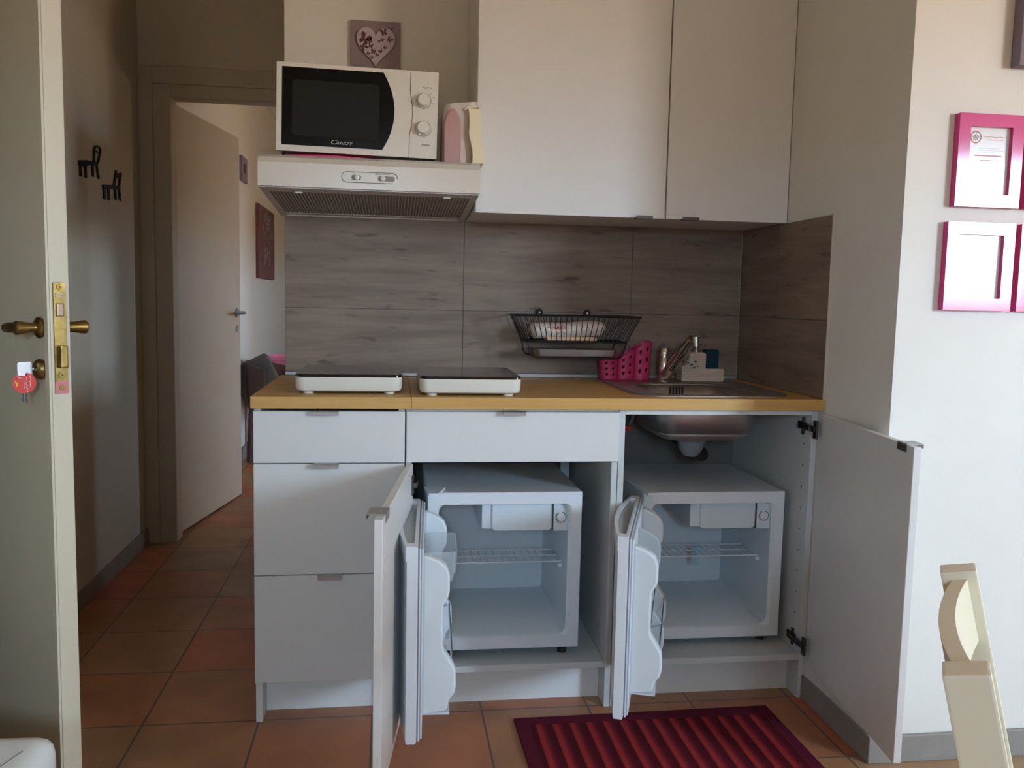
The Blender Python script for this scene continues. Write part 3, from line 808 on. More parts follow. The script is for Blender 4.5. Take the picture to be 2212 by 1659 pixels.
# here local +y is the outer side (towards the wall); the inner face is local y=0
bm = BM()
xa, xb, z = .49, .535, .858
prism(bm, [(-.0015, z-.017), (-.0015, z+.0028), (T+.018, z+.0028), (T+.02, z+.001), (T+.02, z-.008), (T+.018, z-.008), (T+.018, z+.0006), (0, z+.0006), (0, z-.017)], 'x', xa, xb)
obj('edge_pull', bm, M['alu'], d, X=Xd)
bm = BM(); box(bm, xa, xb, -.0022, -.0016, z-.016, z-.001); obj('pull_tab', bm, M['dark'], d, X=Xd)
for z in (.815, .175):
    bm = BM()
    xw = 1.5825-T
    box(bm, xw-.006, xw, .045, .095, z-.011, z+.011, .001, 1); box(bm, xw-.006, xw, .058, .068, z-.026, z+.026, .001, 1)
    box(bm, xw-.016, xw-.004, .004, .075, z-.007, z+.007, .002, 1)
    box(bm, 1.555, 1.561, -.028, -.008, z-.026, z+.026, .001, 1); box(bm, 1.552, 1.561, -.02, .03, z-.008, z+.008, .001, 1)
    obj('hinge', bm, M['hinge'], c3)
for k in range(9):
    bm = BM(); cyl(bm, (1.5825-T, .06, .25+.064*k), (1.5825-T-.0006, .06, .25+.064*k), .0025, n=8); obj('shelf_pin_hole', bm, M['dark'], c3)

# ------------------------------------------------------------ mini fridges
def fridge(x0, y0, label, w, h, z0, door_deg, hingep, dw, dz0, dz1, egg, pend):
    t = thing('mini_fridge', label, 'fridge', (x0+w/2, y0+.22, .136), 'compact fridges in the base cabinets')
    x1, z1, dep = x0+w, z0+h, .44
    O = rrect(x0, x1, z0, z1, .003, 5); I = rrect(x0+.026, x1-.030, z0+.034, z1-.034, .018, 5)
    I2 = rrect(x0+.032, x1-.038, z0+.040, z1-.036, .022, 5); I3 = rrect(x0+.036, x1-.046, z0+.055, z1-.036, .012, 5)
    def P(lp, y): return [(a, y, b) for a, b in lp]
    bm = BM(); loft(bm, [P(O, y0+dep), P(O, y0+.002), P(rrect(x0+.002, x1-.002, z0+.002, z1-.002, .003, 5), y0), P(I, y0)], caps=(True, False))
    obj('fridge_body', bm, M['fridge'], t)
    bm = BM(); loft(bm, [P(I, y0), P(I2, y0+.008), P(I3, y0+dep-.07)], caps=(False, True))
    obj('liner', bm, M['fridgei'], t, smooth=True)
    for x in (x0+.04, x1-.04):
        for y in (y0+.04, y0+.40):
            bm = BM(); cyl(bm, (x, y, .136), (x, y, z0+.002), .013, n=14); obj('foot', bm, M['rubber'], t)
    # freezer box with its edge flap
    fz1 = z1-.036
    bm = BM(); prism(bm, rrect(x1-.255, x1-.083, fz1-.080, fz1+.02, .012), 'y', y0+.022, y0+.028)
    box(bm, x1-.285, x1-.076, y0+.028, y0+.30, fz1-.076, fz1-.0, .004); obj('freezer_box', bm, M['fridgei'], t)
    bm = BM(); box(bm, x1-.079, x1-.036, y0+.018, y0+.06, fz1-.082, fz1-.001, .003)
    th = obj('thermostat', bm, M['fridgei'], t)
    bm = BM(); box(bm, x1-.083, x1-.0795, y0+.019, y0+.022, fz1-.080, fz1-.001); obj('gap_shadow_line', bm, M['dark'], th)
    bm = BM(); lathe(bm, (x1-.057, y0+.018, fz1-.042), (0,-1,0), [(0,.0150),(.001,.0150),(.0015,.0125),(.005,.012),(.0055,.011)], 26)
    dl = obj('dial', bm, M['fridge'], th, smooth=True)
    bm = BM()
    for k in range(18):
        if k in (4, 5): continue
        a = 2*PI*k/18; cx, cz = x1-.057, fz1-.042
        tube(bm, [(cx+.0148*math.cos(a), y0+.0165, cz+.0148*math.sin(a)), (cx+.0148*math.cos(a+.24), y0+.0165, cz+.0148*math.sin(a+.24))], .0012, 4)
    obj('dial_marks', bm, M['black'], dl)
    # wire shelf
    zs = z0+.229
    bm = BM(); tube(bm, [(x0+.040, y0+.085, zs), (x1-.034, y0+.085, zs), (x1-.044, y0+.21, zs), (x0+.045, y0+.21, zs)], .0022, 6, True)
    for k in range(16):
        x = x0+.055+.335*k/15*(w/.45); tube(bm, [(x, y0+.085, zs), (x, y0+.21, zs)], .0012, 5)
    tube(bm, [(x0+.045, y0+.15, zs), (x1-.04, y0+.15, zs)], .0018, 5)
    obj('wire_shelf', bm, M['fridge'], t, smooth=True)
    bm = BM(); box(bm, x1-.05, x1-.036, y0+.075, y0+.22, zs-.014, zs-.003, .003); obj('shelf_ledge', bm, M['fridgei'], t)
    if pend:
        bm = BM(); box(bm, x1-.225, x1-.207, y0+.14, y0+.143, zs-.045, zs+.014, .001); o = obj('scraper', bm, M['bluep'], t)
        o['label'] = 'pale blue plastic strip hanging over the shelf'
    # top hinge plate
    bm = BM(); prism(bm, [(x0+.002, y0-.040), (x0+.028, y0-.040), (x0+.052, y0+.045), (x0-.008, y0+.052)], 'z', z1+.001, z1+.008); obj('hinge_cap', bm, M['fridge'], t)
    # door. local x from hinge along the leaf, local y = 0 at the gasket face, inner side +y
    Xf = Matrix.Translation((hingep[0], hingep[1], 0)) @ Matrix.Rotation(math.radians(-door_deg), 4, 'Z')
    N = 16; arc = [(dw*i/N, -.034-.022*math.sin(PI*i/N)) for i in range(N+1)]
    prof = [(0, -.012)] + arc + [(dw, -.012)]
    dh = dz1-dz0
    bm = BM(); prism(bm, prof, 'z', dz0+.006, dz1-.035); prism(bm, [(a*.996+.001, b+.001) for a, b in prof], 'z', dz0+.0, dz0+.006)
    dr = obj('door', bm, M['fridge'], t, X=Xf, smooth=True)
    bm = BM()   # moulded top cap with a grip trough
    cap = [(0, -.012)] + [(dw*i/N, -.036-.025*math.sin(PI*i/N)) for i in range(N+1)] + [(dw, -.012)]
    tr = [(.03, -.018)] + [(.03+(dw-.06)*i/N, -.030-.020*math.sin(PI*(.03+(dw-.06)*i/N)/dw)) for i in range(N+1)] + [(dw-.03, -.018)]
    loft(bm, [L3(cap, dz1-.035), L3(cap, dz1), L3(tr, dz1), L3(tr, dz1-.010)], caps=(True, False))
    cp = obj('top_cap', bm, M['fridge'], dr, X=Xf, smooth=True)
    bm = BM(); prism(bm, tr, 'z', dz1-.012, dz1-.010); obj('trough_floor', bm, M['clearg'], cp, X=Xf)
    bm = BM(); box(bm, .004, dw-.004, -.012, .0, dz0+.008, dz1-.006, .003, 2)
    for e in (.0,): pass
    obj('gasket', bm, M['gasket'], dr, X=Xf)
    bm = BM(); box(bm, .001, dw-.001, -.0135, -.0095, dz0+.004, dz1-.002); box(bm, .002, dw-.002, -.006, -.003, dz0+.006, dz1-.004); box(bm, .006, dw-.006, -.0015, .003, dz0+.010, dz1-.008, .001, 1)
    obj('inner_panel', bm, M['fridge'], dr, X=Xf)
    # side ribs of the liner
    z_ = lambda v: dz0+v*dh/.46
    ribp = [(0,.435),(.014,.432),(.038,.422),(.054,.408),(.061,.388),(.061,.350),(.058,.338),(.050,.326),(.047,.316),(.047,.225),(.050,.212),(.070,.182),(.077,.166),(.078,.126),(.074,.110),(.062,.096),(.059,.078),(.056,.070),(0,.060)]
    def rib(xa, xb, nm, m_):
        bm = BM(); prism(bm, [(d_+.002, z_(v)) for d_, v in ribp], 'x', xa, xb)
        return obj(nm, bm, m_, dr, X=Xf, bev=.005)
    rib(dw-.045, dw-.015, 'rib', M['fridgei']); rib(.02, .05, 'rib', M['fridgei'])
    if not egg: rib(dw*.56, dw*.58, 'rib', M['clearg'])
    bm = BM(); tube(bm, [(.04, .071, z_(.178)), (dw-.03, .071, z_(.178))], .003, 8); tube(bm, [(.04, .048, z_(.24)), (dw-.03, .048, z_(.24))], .0025, 8)
    obj('bottle_rail', bm, M['chrome'], dr, X=Xf, smooth=True)
    bm = BM(); box(bm, .04, dw-.03, .0, .066, z_(.055), z_(.06)); obj('bottle_shelf', bm, M['fridgei'], dr, X=Xf)
    if egg:
        bm = BM()
        def E(e, z): return [(x, y, z) for x, y in rrect(.10+e, dw*.60-e, .004+e, .085-e, .012, 4)]
        loft(bm, [E(.01, z_(.315)), E(.006, z_(.336)), E(.002, z_(.340)), E(0, z_(.392)), E(.003, z_(.392)), E(.006, z_(.340)), E(.012, z_(.319))])
        o = obj('door_tray', bm, M['clear'], dr, X=Xf, smooth=True); o['label'] = 'clear plastic door tray'
    return t
fridge(.462, .062, 'open white mini fridge in the middle cabinet with clear door tray', .441, .458, .1655, 92.6, (.452, .044), .468, .150, .612, True, False)
fridge(1.098, .108, 'open white mini fridge in the cabinet under the sink', .440, .450, .158, 109.5, (1.090, .088), .455, .142, .602, False, True)

# ------------------------------------------------------------ wall cabinets
YU = .2828; ZU = 1.4212
def upper(x0, x1, label, hx, hang):
    t = thing('wall_cabinet', label, 'cabinet', ((x0+x1)/2, .44, ZU))
    bm = BM()
    box(bm, x0+.0005, x0+T, YU+.02, D-.009, ZU+.001, 2.22); box(bm, x1-T, x1-.0005, YU+.02, D-.009, ZU+.001, 2.22)
    box(bm, x0+T, x1-T, YU+.02, D-.009, ZU+.001, ZU+.018); box(bm, x0+T, x1-T, YU+.02, D-.009, 2.2, 2.22); box(bm, x0+T, x1-T, D-.02, D-.01, ZU+.018, 2.2)
    obj('carcass', bm, M['white'], t)
    bm = BM(); box(bm, x0+.002, x1-.002, YU, YU+.018, ZU, 2.22, .0012, 1)
    d = obj('door', bm, M['white'], t)
    bm = BM()
    box(bm, hx[0], hx[1], YU-.020, YU+.004, ZU-.003, ZU-.0005); box(bm, hx[0], hx[1], YU-.022, YU-.019, ZU-.003, ZU+.006); obj('edge_pull', bm, M['hinge'], d)
upper(.6011, 1.1872, 'wide white wall cabinet beside the range hood', (1.089, 1.141), 0)
upper(1.1872, 1.5825, 'narrow white wall cabinet against the right wall', (1.236, 1.288), 0)

# ------------------------------------------------------------ range hood
HY = .12
hd = thing('range_hood', 'white slim range hood under the microwave with two slide switches', 'range hood', (.3, .37, 1.42))
H0, H1 = -.0005, .5995
bm = BM(); prism(bm, [(HY, 1.4565), (HY-.001, 1.520), (HY+.012, 1.535), (HY+.032, 1.544), (HY+.06, 1.545), (D-.001, 1.545), (D-.001, 1.422), (D-.012, 1.422), (D-.012, 1.43), (HY+.05, 1.46), (HY+.012, 1.4565)], 'x', H0, H1)
hb = obj('hood_shell', bm, M['hood'], hd)
bm = BM()
for xa, xb in ((H0+.002, H0+.022), (H1-.022, H1-.002)):
    prism(bm, [(HY+.014, 1.453), (D-.012, 1.421), (D-.012, 1.429), (HY+.05, 1.459), (HY+.014, 1.459)], 'x', xa, xb)
prism(bm, [(HY+.012, 1.4535), (HY+.060, 1.449), (HY+.060, 1.458), (HY+.012, 1.458)], 'x', H0+.02, H1-.02)
obj('underside_frame', bm, M['hoodu'], hd)
bm = BM()
Yf0, Yf1 = HY+.060, D-.05
def zf(y): return 1.449 - (y-HY-.06)*(1.449-1.424)/(D-.012-HY-.06)
prism(bm, [(Yf0, zf(Yf0)+.003), (Yf1, zf(Yf1)+.003), (Yf1, zf(Yf1)+.006), (Yf0, zf(Yf0)+.006)], 'x', H0+.022, H1-.022)
gr = obj('filter_grille', bm, M['grease'], hd)
bm = BM()
for k in range(60):
    x = H0+.03+.54*k/59; tube(bm, [(x, Yf0+.004, zf(Yf0)+.001), (x, Yf1-.004, zf(Yf1)+.001)], .0016, 4)
obj('grille_slats', bm, M['hoodu'], gr)
bm = BM(); box(bm, H0+.022, H1-.022, Yf1, Yf1+.012, zf(Yf1)-.001, zf(Yf1)+.006, .001, 1)
obj('rear_rail', bm, M['alu'], hd)
for x in (.09, .50):
    bm = BM(); box(bm, x, x+.022, Yf0-.006, Yf0+.004, zf(Yf0)-.004, zf(Yf0)+.002, .001, 1); obj('filter_clip', bm, M['alu'], hd)
bm = BM()
px = rrect(.222, .372, 1.474, 1.502, .0135, 6)
tube(bm, [(x, HY-.0018, z) for x, z in px[6:]+px[:1]], .0009, 5)
cpn = obj('switch_panel', bm, M['base'], hd)
for xa, xb, z, kx in ((.2475, .2735, 1.4875, .262), (.319, .365, 1.4865, .332)):
    bm = BM(); prism(bm, rrect(xa, xb, z-.0065, z+.0065, .006), 'y', HY-.0026, HY-.0012); s_ = obj('switch_slot', bm, M['base'], hd)
    bm = BM(); lathe(bm, (kx, HY-.0024, z), (0,-1,0), [(0,.0075),(.004,.007),(.006,.004),(.0062,.001)], 18); obj('slide_knob', bm, M['gloss'], s_, smooth=True)
bm = BM()
squiggle(bm, .244, .262, HY-.0026, 1.5005, .003, 2, .0004, 5)
squiggle(bm, .312, .352, HY-.0026, 1.4975, .002, 6, .0004, 14); prism(bm, [(.311, 1.4965), (.317, 1.4965), (.314, 1.501)], 'y', HY-.003, HY-.0022)
obj('switch_marks', bm, M['grey'], hd)

# ------------------------------------------------------------ microwave (slightly tilted, left side resting on a pink cloth)
MW = Matrix.Translation((.482, .2, 1.556)) @ Matrix.Rotation(math.radians(.8), 4, 'Y') @ Matrix.Translation((-.482, -.2, -1.556))
mx0, mx1, mz0, mz1, my = .0375, .4815, 1.558, 1.797, .2
mo = thing('microwave_oven', 'white microwave oven standing on the range hood', 'microwave', (.26, .36, 1.541))
bm = BM(); box(bm, mx0+.003, mx1-.003, my+.012, my+.335, mz0+.002, mz1-.002, .004); obj('casing', bm, M['gloss'], mo, X=MW)
# door: rounded, wavy right edge
seam = [(.4035, mz0), (.4035, mz0+.055), (.4045, mz0+.07), (.4085, mz0+.09), (.4105, mz0+.12), (.4090, mz0+.148), (.4050, mz0+.170), (.4035, mz0+.185), (.4035, mz1)]
sm_ = [(v.x, v.y) for v in smooth_pts([(a, b, 0) for a, b in seam], 5)]
bm = BM(); prism(bm, [(mx0, mz1), (mx0, mz0)] + [(a-.0008, b) for a, b in sm_], 'y', my, my+.012)
dr = obj('oven_door', bm, M['gloss'], mo, X=MW)
bm = BM(); prism(bm, [(mx1, mz0), (mx1, mz1)] + [(a+.0008, b) for a, b in reversed(sm_)], 'y', my+.0005, my+.012)
pn = obj('control_panel', bm, M['gloss'], mo, X=MW)
bm = BM(); prism(bm, [(.40, mz0+.004), (.413, mz0+.004), (.413, mz1-.004), (.40, mz1-.004)], 'y', my+.0095, my+.0118); obj('door_seam', bm, M['dark'], mo, X=MW)
arc = [(.328+.0325*(1-(i/12-1)**2), mz0+.1225+.1055*(i/12-1)) for i in range(25)]
bm = BM(); prism(bm, [(.0525, mz1-.012), (.0525, mz0+.0165)] + arc, 'y', my-.0012, my+.002)
gl = obj('door_glass', bm, M['ovenglass'], dr, X=MW)
bm = BM(); prism(bm, rrect(.080, .318, mz0+.043, mz1-.045, .01), 'y', my-.0016, my-.001); obj('mesh_window', bm, M['screen'], gl, X=MW)
lg = [text_mesh('C', .0200, ext=.0006, shear=.25), text_mesh('ANDY', .0135, ext=.0006, shear=.25)]
for me, dx in zip(lg, (-.0235, .0055)):
    obj('brand_lettering', me, M['alu'], gl, X=MW @ Matrix.Translation((.2165+dx, my-.0018, mz0+.0245)) @ FRONT @ Matrix.Diagonal((1.2, .85, 1, 1)))
for zc in (1.7165, 1.641):
    bm = BM(); lathe(bm, (.4415, my, zc), (0,-1,0), [(0,.0205),(.001,.0205),(.0012,.018),(.004,.0175),(.020,.0165),(.022,.0155),(.0222,.0)], 36)
    kn = obj('dial', bm, M['gloss'], pn, X=MW, smooth=True)
    bm = BM(); tube(bm, ring((.4415, my-.001, zc), (0,1,0), .0205, 32), .0007, 5, True); obj('dial_ring', bm, M['grey'], kn, X=MW)
bm = BM()
for k in range(16):
    a = math.radians(170+k*13); tube(bm, [(.4415+.0225*math.cos(a), my-.0005, 1.641+.0225*math.sin(a)), (.4415+.025*math.cos(a), my-.0005, 1.641+.025*math.sin(a))], .0005, 4)
for x, z in ((.424, 1.738), (.456, 1.737), (.4655, 1.727), (.466, 1.712)): tube(bm, [(x, my-.0005, z), (x+.007, my-.0005, z)], .0005, 4)
squiggle(bm, .4385, .462, my-.0005, 1.7535, .004, 12, .0008, 12); squiggle(bm, .4375, .461, my-.0005, 1.5955, .004, 14, .0008, 12)
obj('panel_marks', bm, M['grey'], pn, X=MW)
for x in (mx0+.025, mx1-.03):
    for y in (my+.03, my+.30):
        hh = .0145 if x > .3 else .0225
        bm = BM(); cyl(bm, (x, y, mz0-.014 if x > .3 else mz0-.017), (x, y, mz0+.004), .012, n=14)
        obj('foot', bm, M['rubber'], mo, X=MW)
bm = BM(); box(bm, .39, mx1-.006, my+.02, my+.3, mz0-.006, mz0+.003); obj('base_vent', bm, M['rubber'], mo, X=MW)
# pink cloth wedged underneath
bm = BM()
cl = []
for i in range(13):
    u = i/12; x = .065+.25*u; hgt = .002+.0095*math.sin(PI*min(1, .12+u*.88))
    cl.append([(x, my-.030, 1.5455), (x, my-.028, 1.5455+hgt*.5), (x, my+.004, 1.5455+hgt), (x, my+.2, 1.5455+hgt*.85), (x, my+.25, 1.5455)])
loft(bm, cl)
tag(obj('folded_cloth', bm, M['pinkcloth'], smooth=True), 'bright pink folded cloth wedged under the microwave', 'cloth')

# ------------------------------------------------------------ kitchen paper pack beside the microwave
kp = thing('kitchen_paper_pack', 'pack of kitchen paper in film beside the microwave on the hood', 'paper pack', (.555, .25, 1.5455))
bm = BM()
n = 24
def wrap(z, s=1, dx=0): return [(x+dx, y, z) for x, y in rrect(.497+.006*(1-s), .590, .20, .33, .03*s+.004, 6)]
loft(bm, [wrap(1.5455), wrap(1.56), wrap(1.65), wrap(1.69, .9), wrap(1.705, .7, .004), [(x, y, 1.712+(x-.5)*.12) for x, y, z in wrap(0, .5, .008)]])
obj('film_wrapper', bm, M['film'], kp, smooth=True)
bm = BM(); ov = [(.5235+.0245*math.cos(a), 1.630+.063*math.sin(a)) for a in [2*PI*i/32 for i in range(32)]]
ov = [(x, max(z, 1.5462) if z < 1.6 else z) for x, z in ov]
ov = [(.500, 1.5462), (.548, 1.5462)] + [(.524+.0245*math.cos(a), 1.645+.052*math.sin(a)) for a in [PI*i/20 for i in range(21)]]
loft(bm, [[(x, .206, z) for x, z in ov], [(x, .185, z) for x, z in ov], [(.524+(x-.524)*.86, .180, 1.5462+(z-1.5462)*.95) for x, z in ov]])
o = obj('pink_label', bm, M['pinkpack'], kp, smooth=True); o['label'] = 'dusty pink rounded front panel'
bm = BM()
fl_ = smooth_pts([(.566, .19, 1.706), (.590, .188, 1.709), (.602, .185, 1.695), (.605, .183, 1.66), (.604, .183, 1.63), (.611, .181, 1.60), (.615, .180, 1.572), (.614, .180, 1.548)], 4)
loft(bm, [[(p.x, p.y, p.z), (p.x, p.y+.10, p.z), (p.x-(.03 if k > 6 else .01), p.y+.10, p.z-(0 if k > 6 else .01)), (p.x-(.032 if k > 6 else .01), p.y, p.z-(0 if k > 6 else .01))] for k, p in enumerate(fl_)])
obj('loose_sheet', bm, M['cream'], kp, smooth=True)

# ------------------------------------------------------------ heart plaque above the microwave
hp = thing('heart_plaque', 'square mauve plaque with a butterfly heart above the microwave', 'plaque', (.30, D-.006, 1.89))
hx0, hx1, hz0, hz1, hy = .221, .381, 1.887, 2.049, D-.014
bm = BM(); box(bm, hx0, hx1, hy, D-.001, hz0, hz1, .001, 1); obj('board', bm, M['canvas'], hp)
def heart(cx, cz, s, n=48):
    out = []
    for i in range(n):
        t = 2*PI*i/n
        out.append((cx+s*16*math.sin(t)**3/17, cz+s*(13*math.cos(t)-5*math.cos(2*t)-2*math.cos(3*t)-math.cos(4*t))/15))
    return out
hcx, hcz = .3015, 1.975
bm = BM(); prism(bm, heart(hcx, hcz, .068), 'y', hy-.005, hy); ht = obj('heart_rim', bm, M['heartb'], hp)
bm = BM(); prism(bm, heart(hcx, hcz, .0655), 'y', hy-.0075, hy-.003); obj('heart_face', bm, M['heart'], ht)
def butterfly(bm, x, z, s, rot, y):
    R = Matrix.Rotation(rot, 4, 'Y')
    for sx in (-1, 1):
        up_ = [(0, 0), (sx*.35, .95), (sx*.8, 1.0), (sx*.95, .6), (sx*.55, .05)]; lo_ = [(0, 0), (sx*.6, -.05), (sx*.7, -.5), (sx*.35, -.75), (sx*.05, -.3)]
        for pl in (up_, lo_):
            q = [R @ Vector((a*s, 0, b*s)) for a, b in pl]
            prism(bm, [(x+v.x, z+v.z) for v in q], 'y', y-.0012, y)
bm = BM()
for x, z, s, r in ((.266, 1.987, .020, .5), (.262, 1.965, .012, 2.4), (.283, 1.983, .009, -.4), (.285, 1.968, .008, .3), (.327, 2.012, .012, -.3), (.345, 1.99, .010, .6), (.312, 1.983, .005, 0), (.322, 1.988, .006, .4), (.294, 1.950, .009, .2), (.318, 1.953, .007, -.5), (.306, 1.940, .006, .5), (.289, 1.931, .005, 0), (.277, 1.944, .006, .6), (.330, 1.965, .006, .8)):
    butterfly(bm, x, z, s, r, hy-.0074)
obj('butterfly_cutouts', bm, M['fly'], ht)
bm = BM(); butterfly(bm, .350, 2.026, .006, .3, hy-.0002); obj('stray_butterfly', bm, M['fly'], hp)

# ------------------------------------------------------------ pink frames and lilac canvas
def frame(x0, x1, z0, z1, label, leaflet):
    y1 = YE-.0005; y0 = y1-.020; b = .030
    t = thing('photo_frame', label, 'picture frame', ((x0+x1)/2, YE, z0), 'magenta frames on the wall at right')
    O = rrect(x0, x1, z0, z1, .0015, 2); I = rrect(x0+b, x1-b, z0+b, z1-b, .0008, 2)
    def P(lp, y): return [(a, y, c) for a, c in lp]
    bm = BM(); loft(bm, [P(O, y1), P(O, y0), P(I, y0), P(I, y1), P(O, y1)], caps=(False, False)); bmesh.ops.remove_doubles(bm, verts=bm.verts, dist=1e-6)
    obj('moulding', bm, M['pinkpaint'], t)
    bm = BM(); box(bm, x0+b-.002, x1-b+.002, y0+.012, y1-.002, z0+b-.002, z1-b+.002); pg = obj('paper_sheet', bm, M['whitepaper'], t)
    if leaflet:
        y = y0+.0115
        bm = BM(); cx, cz = x0+.052, z1-.054
        tube(bm, ring((cx, y, cz), (0,1,0), .0135, 32), .0013, 5, True); obj('round_logo', bm, M['red'], pg)
        bm = BM()
        for k in range(8):
            a = PI*k/4; prism(bm, [(cx, cz), (cx+.007*math.cos(a-.2), cz+.007*math.sin(a-.2)), (cx+.009*math.cos(a), cz+.009*math.sin(a)), (cx+.007*math.cos(a+.2), cz+.007*math.sin(a+.2))], 'y', y-.0004, y)
        obj('logo_star', bm, M['grey'], pg)
        bm = BM()
        squiggle(bm, x0+.074, x1-.036, y, z1-.052, .0022, 21, .0005); squiggle(bm, x0+.084, x1-.046, y, z1-.059, .0022, 22, .0005)
        box(bm, x0+.050, x1-.048, y-.0004, y, z1-.0985, z1-.0955); box(bm, x0+.067, x1-.066, y-.0004, y, z1-.110, z1-.107)
        obj('red_lines', bm, M['red'], pg)
        bm = BM()
        for k, (z, e) in enumerate(((.0795, .055), (.0845, .04), (.089, .05), (.121, .05), (.1255, .034), (.130, .03), (.1345, .06), (.139, .04))):
            squiggle(bm, x0+.034, x1-e, y, z1-z, .0012, 40+k, .0003)
        obj('grey_lines', bm, M['grey'], pg)
    bm = BM(); box(bm, x0+b-.001, x1-b+.001, y0+.0095, y0+.0105, z0+b-.001, z1-b+.001)
    obj('glazing', bm, M['glazing'], t)
gz = mat('frame_glazing', (255,255,255), .06, spec=.6, alpha=.12); M['glazing'] = gz
frame(1.7015, 1.8725, 1.413, 1.634, 'magenta frame holding a leaflet with a round red logo, upper row', True)
frame(1.690, 1.870, 1.1625, 1.3765, 'magenta frame in the lower row, directly below the leaflet frame', False)
frame(1.8885, 2.06, 1.413, 1.634, 'magenta frame cut off by the right picture edge, upper row', False)
frame(1.886, 2.06, 1.1625, 1.3765, 'magenta frame cut off by the right picture edge, lower row', False)
bm = BM(); box(bm, 1.836, 2.10, YE-.034, YE-.001, 1.747, 2.02, .004)
tag(obj('wall_board', bm, M['lilac']), 'thick lilac-grey board on the wall above the pink frames', 'wall board')

# ------------------------------------------------------------ rug
bm = BM(); box(bm, .707, 1.451, -.60, -.032, .0005, .007, .002, 1)
rug = obj('rug', bm, M['rug'], X=Matrix.Translation((1.079, -.3, 0)) @ Matrix.Rotation(math.radians(.8), 4, 'Z') @ Matrix.Translation((-1.079, .3, 0)))
tag(rug, 'dark red striped rug on the floor before the sink cabinet', 'rug')

# ------------------------------------------------------------ white ottoman, lower left
bm = BM(); box(bm, -.745, -.168, -1.55, -.898, .06, .458, .045, 5)
Xo = Matrix.Translation((-.2, -1.0, 0)) @ Matrix.Rotation(math.radians(-2), 4, 'Z') @ Matrix.Translation((.2, 1.0, 0))
ot = thing('ottoman', 'white leather upholstered seat in front of the entry door', 'seat', (-.47, -1.23, 0))
ob = obj('upholstery', bm, M['leather'], ot, X=Xo, smooth=True)
bm = BM()
for a, b in (((-.17, -.93), (-.30, -1.30)),): tube(bm, [(a[0]-.03, a[1]-.03, .4575), (b[0], b[1], .4582)], .0012, 6)
obj('seam', bm, M['grey'], ob, X=Xo)
for x, y in ((-.72, -1.49), (-.21, -1.49), (-.72, -.98), (-.21, -.98)):
    bm = BM(); cyl(bm, (x, y, 0), (x, y, .065), .018, .024, 14); obj('leg', bm, M['rubber'], ot, X=Xo)

# ------------------------------------------------------------ ivory chair, lower right
ch = thing('dining_chair', 'ivory painted wooden chair with bowed back slats at right', 'chair', (1.30, -1.60, 0))
near = Vector((.982, -1.488, .774)); far = Vector((1.199, -1.163, .783))
wv = (far-near).normalized(); fwd = Vector((wv.y, -wv.x, 0))     # fwd: from the back towards the seat front
lean = math.radians(13)
dn = Vector((fwd.x*math.sin(lean), fwd.y*math.sin(lean), -math.cos(lean)))   # down along a post
pf = Vector((-dn.z*fwd.x, -dn.z*fwd.y, 0)) + Vector((0,0,-math.sin(lean)))*-1
pf = (fwd*math.cos(lean) + Vector((0,0,math.sin(lean)))).normalized()
def obox(bm, c, ax, ay, az, hx, hy, hz, bev=.003):
    R = Matrix((( ax.x, ay.x, az.x, c.x), (ax.y, ay.y, az.y, c.y), (ax.z, ay.z, az.z, c.z), (0,0,0,1)))
    box(bm, -hx, hx, -hy, hy, -hz, hz, bev, 2, X=R)
for nm, P0 in (('rear_post', near), ('rear_post', far)):
    bm = BM(); L_ = .80
    s = -1 if P0 is near else 1
    obox(bm, P0+dn*.20+wv*(s*-.006), wv, pf, -dn, .021, .024, .20)
    k = P0+dn*.40
    dn2 = (Vector((-fwd.x*.12, -fwd.y*.12, -1))).normalized()
    obox(bm, k+dn2*(k.z/2/abs(dn2.z)), wv, fwd, -dn2, .0135, .022, k.z/2/abs(dn2.z))
    obj(nm, bm, M['chair'], ch)
mid = (near+far)/2; span = (far-near).length-.036
for z0, zh, nmz in ((.012, .092, 0), (.150, .05, 0), (.285, .04, 0)):
    bm = BM(); rows = []
    for i in range(17):
        u = i/16*2-1
        c = mid + wv*(span/2*u) + dn*z0 - pf*(.021*(1-u*u)) + pf*.002
        rows.append([c - pf*.010, c + pf*.010, c + pf*.010 + dn*zh, c - pf*.010 + dn*zh])
    loft(bm, rows); obj('back_slat', bm, M['chair'], ch, smooth=True)
bm = BM(); sc = mid + dn*.38 + fwd*.19; sc.z = .44
obox(bm, sc, wv, fwd, Vector((0,0,1)), .205, .19, .016, .008); obj('seat', bm, M['chair'], ch)
for s in (-1, 1):
    bm = BM(); c = sc + wv*(s*.18) + fwd*.165; c.z = .213; obox(bm, c, wv, fwd, Vector((0,0,1)), .018, .018, .2125); obj('front_leg', bm, M['chair'], ch)
    bm = BM(); c = sc + wv*(s*.185); c.z = .40; obox(bm, c, wv, fwd, Vector((0,0,1)), .009, .17, .022); obj('apron', bm, M['chair'], ch)

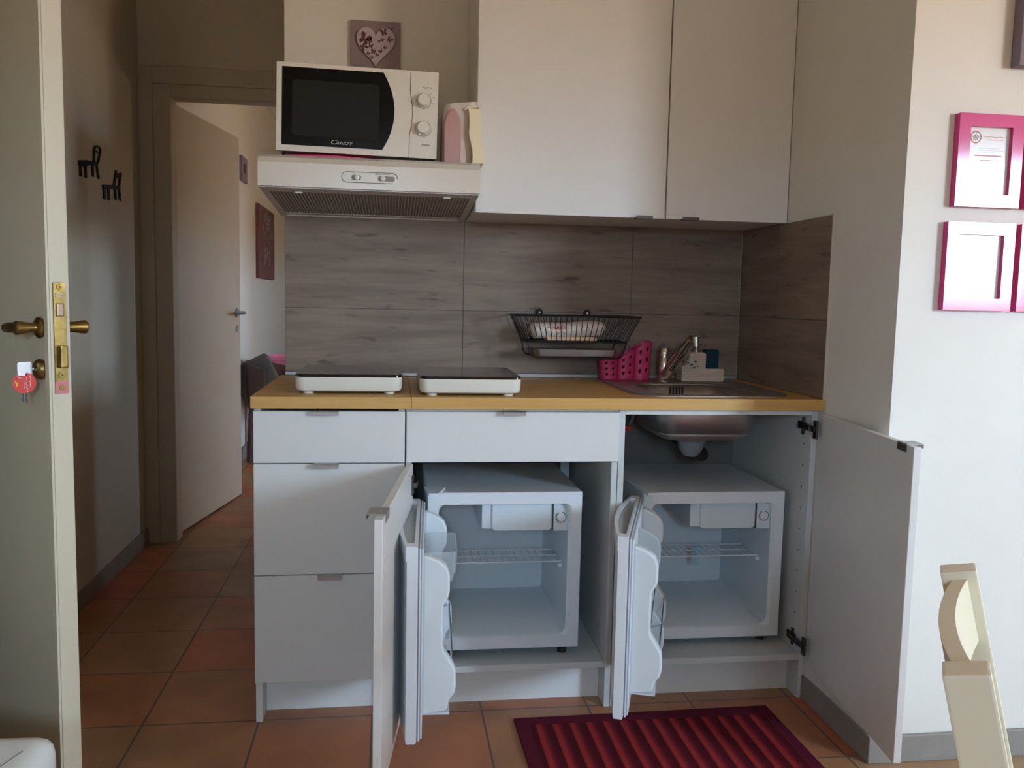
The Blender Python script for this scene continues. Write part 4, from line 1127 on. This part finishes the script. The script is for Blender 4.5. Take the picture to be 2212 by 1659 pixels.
# ------------------------------------------------------------ lights
def portal(name, loc, tgt, sx, sy):
    l = bpy.data.lights.new(name, 'AREA'); l.shape = 'RECTANGLE'; l.size = sx; l.size_y = sy
    l.cycles.is_portal = True
    o = bpy.data.objects.new(name, l); COL.objects.link(o); o.location = loc
    o.rotation_euler = (Vector(tgt)-Vector(loc)).to_track_quat('-Z', 'Y').to_euler()
    return o
wc = ((WX0+WX1)/2, YB-.11, (WZ0+WZ1)/2)
portal('window_daylight', wc, (wc[0], 0, wc[2]), WX1-WX0, WZ1-WZ0)
portal('fill_window_daylight', ((VX0+VX1)/2, YB-.11, (VZ0+VZ1)/2), ((VX0+VX1)/2, 0, (VZ0+VZ1)/2), VX1-VX0, VZ1-VZ0)  # portal of the added fill opening
portal('far_window_daylight', (2.61, (FY0+FY1)/2, (FZ0+FZ1)/2), (0, (FY0+FY1)/2, (FZ0+FZ1)/2), FY1-FY0, FZ1-FZ0)

w = bpy.data.worlds.new('sky'); SC.world = w; w.use_nodes = True
nt = w.node_tree; bg = nt.nodes['Background']
tc = nt.nodes.new('ShaderNodeTexCoord'); sp = nt.nodes.new('ShaderNodeSeparateXYZ'); mr = nt.nodes.new('ShaderNodeMapRange')
nt.links.new(tc.outputs['Generated'], sp.inputs[0]); nt.links.new(sp.outputs[2], mr.inputs[0])
mr.inputs[1].default_value = -.25; mr.inputs[2].default_value = .25
rp = nt.nodes.new('ShaderNodeValToRGB'); nt.links.new(mr.outputs[0], rp.inputs[0])
e = rp.color_ramp.elements
e[0].position = 0; e[0].color = (.30,.21,.12,1); e[1].position = 1; e[1].color = (.50,.74,1,1)
x = e.new(.47); x.color = (.30,.22,.14,1)
x = e.new(.62); x.color = (.56,.77,1,1)
nt.links.new(rp.outputs[0], bg.inputs[0]); bg.inputs[1].default_value = SKY

# ------------------------------------------------------------ camera
cam = bpy.data.cameras.new('camera'); co = bpy.data.objects.new('camera', cam); COL.objects.link(co)
cam.sensor_width = 36; cam.lens = 1872.66/2212*36; cam.clip_start = .05
yaw, pit, rol = -.1395, .097, .0215
fw = Vector((-math.sin(yaw)*math.cos(pit), math.cos(yaw)*math.cos(pit), -math.sin(pit)))
r = Vector((math.cos(yaw), math.sin(yaw), 0)); u = r.cross(fw)
r2 = math.cos(rol)*r + math.sin(rol)*u; u2 = -math.sin(rol)*r + math.cos(rol)*u
co.matrix_world = Matrix(((r2.x, u2.x, -fw.x, .3581), (r2.y, u2.y, -fw.y, -2.3215), (r2.z, u2.z, -fw.z, 1.1653), (0,0,0,1)))
SC.camera = co
SC.view_settings.view_transform = 'Standard'; SC.view_settings.look = 'None'; SC.view_settings.gamma = 1
SC.view_settings.exposure = .1
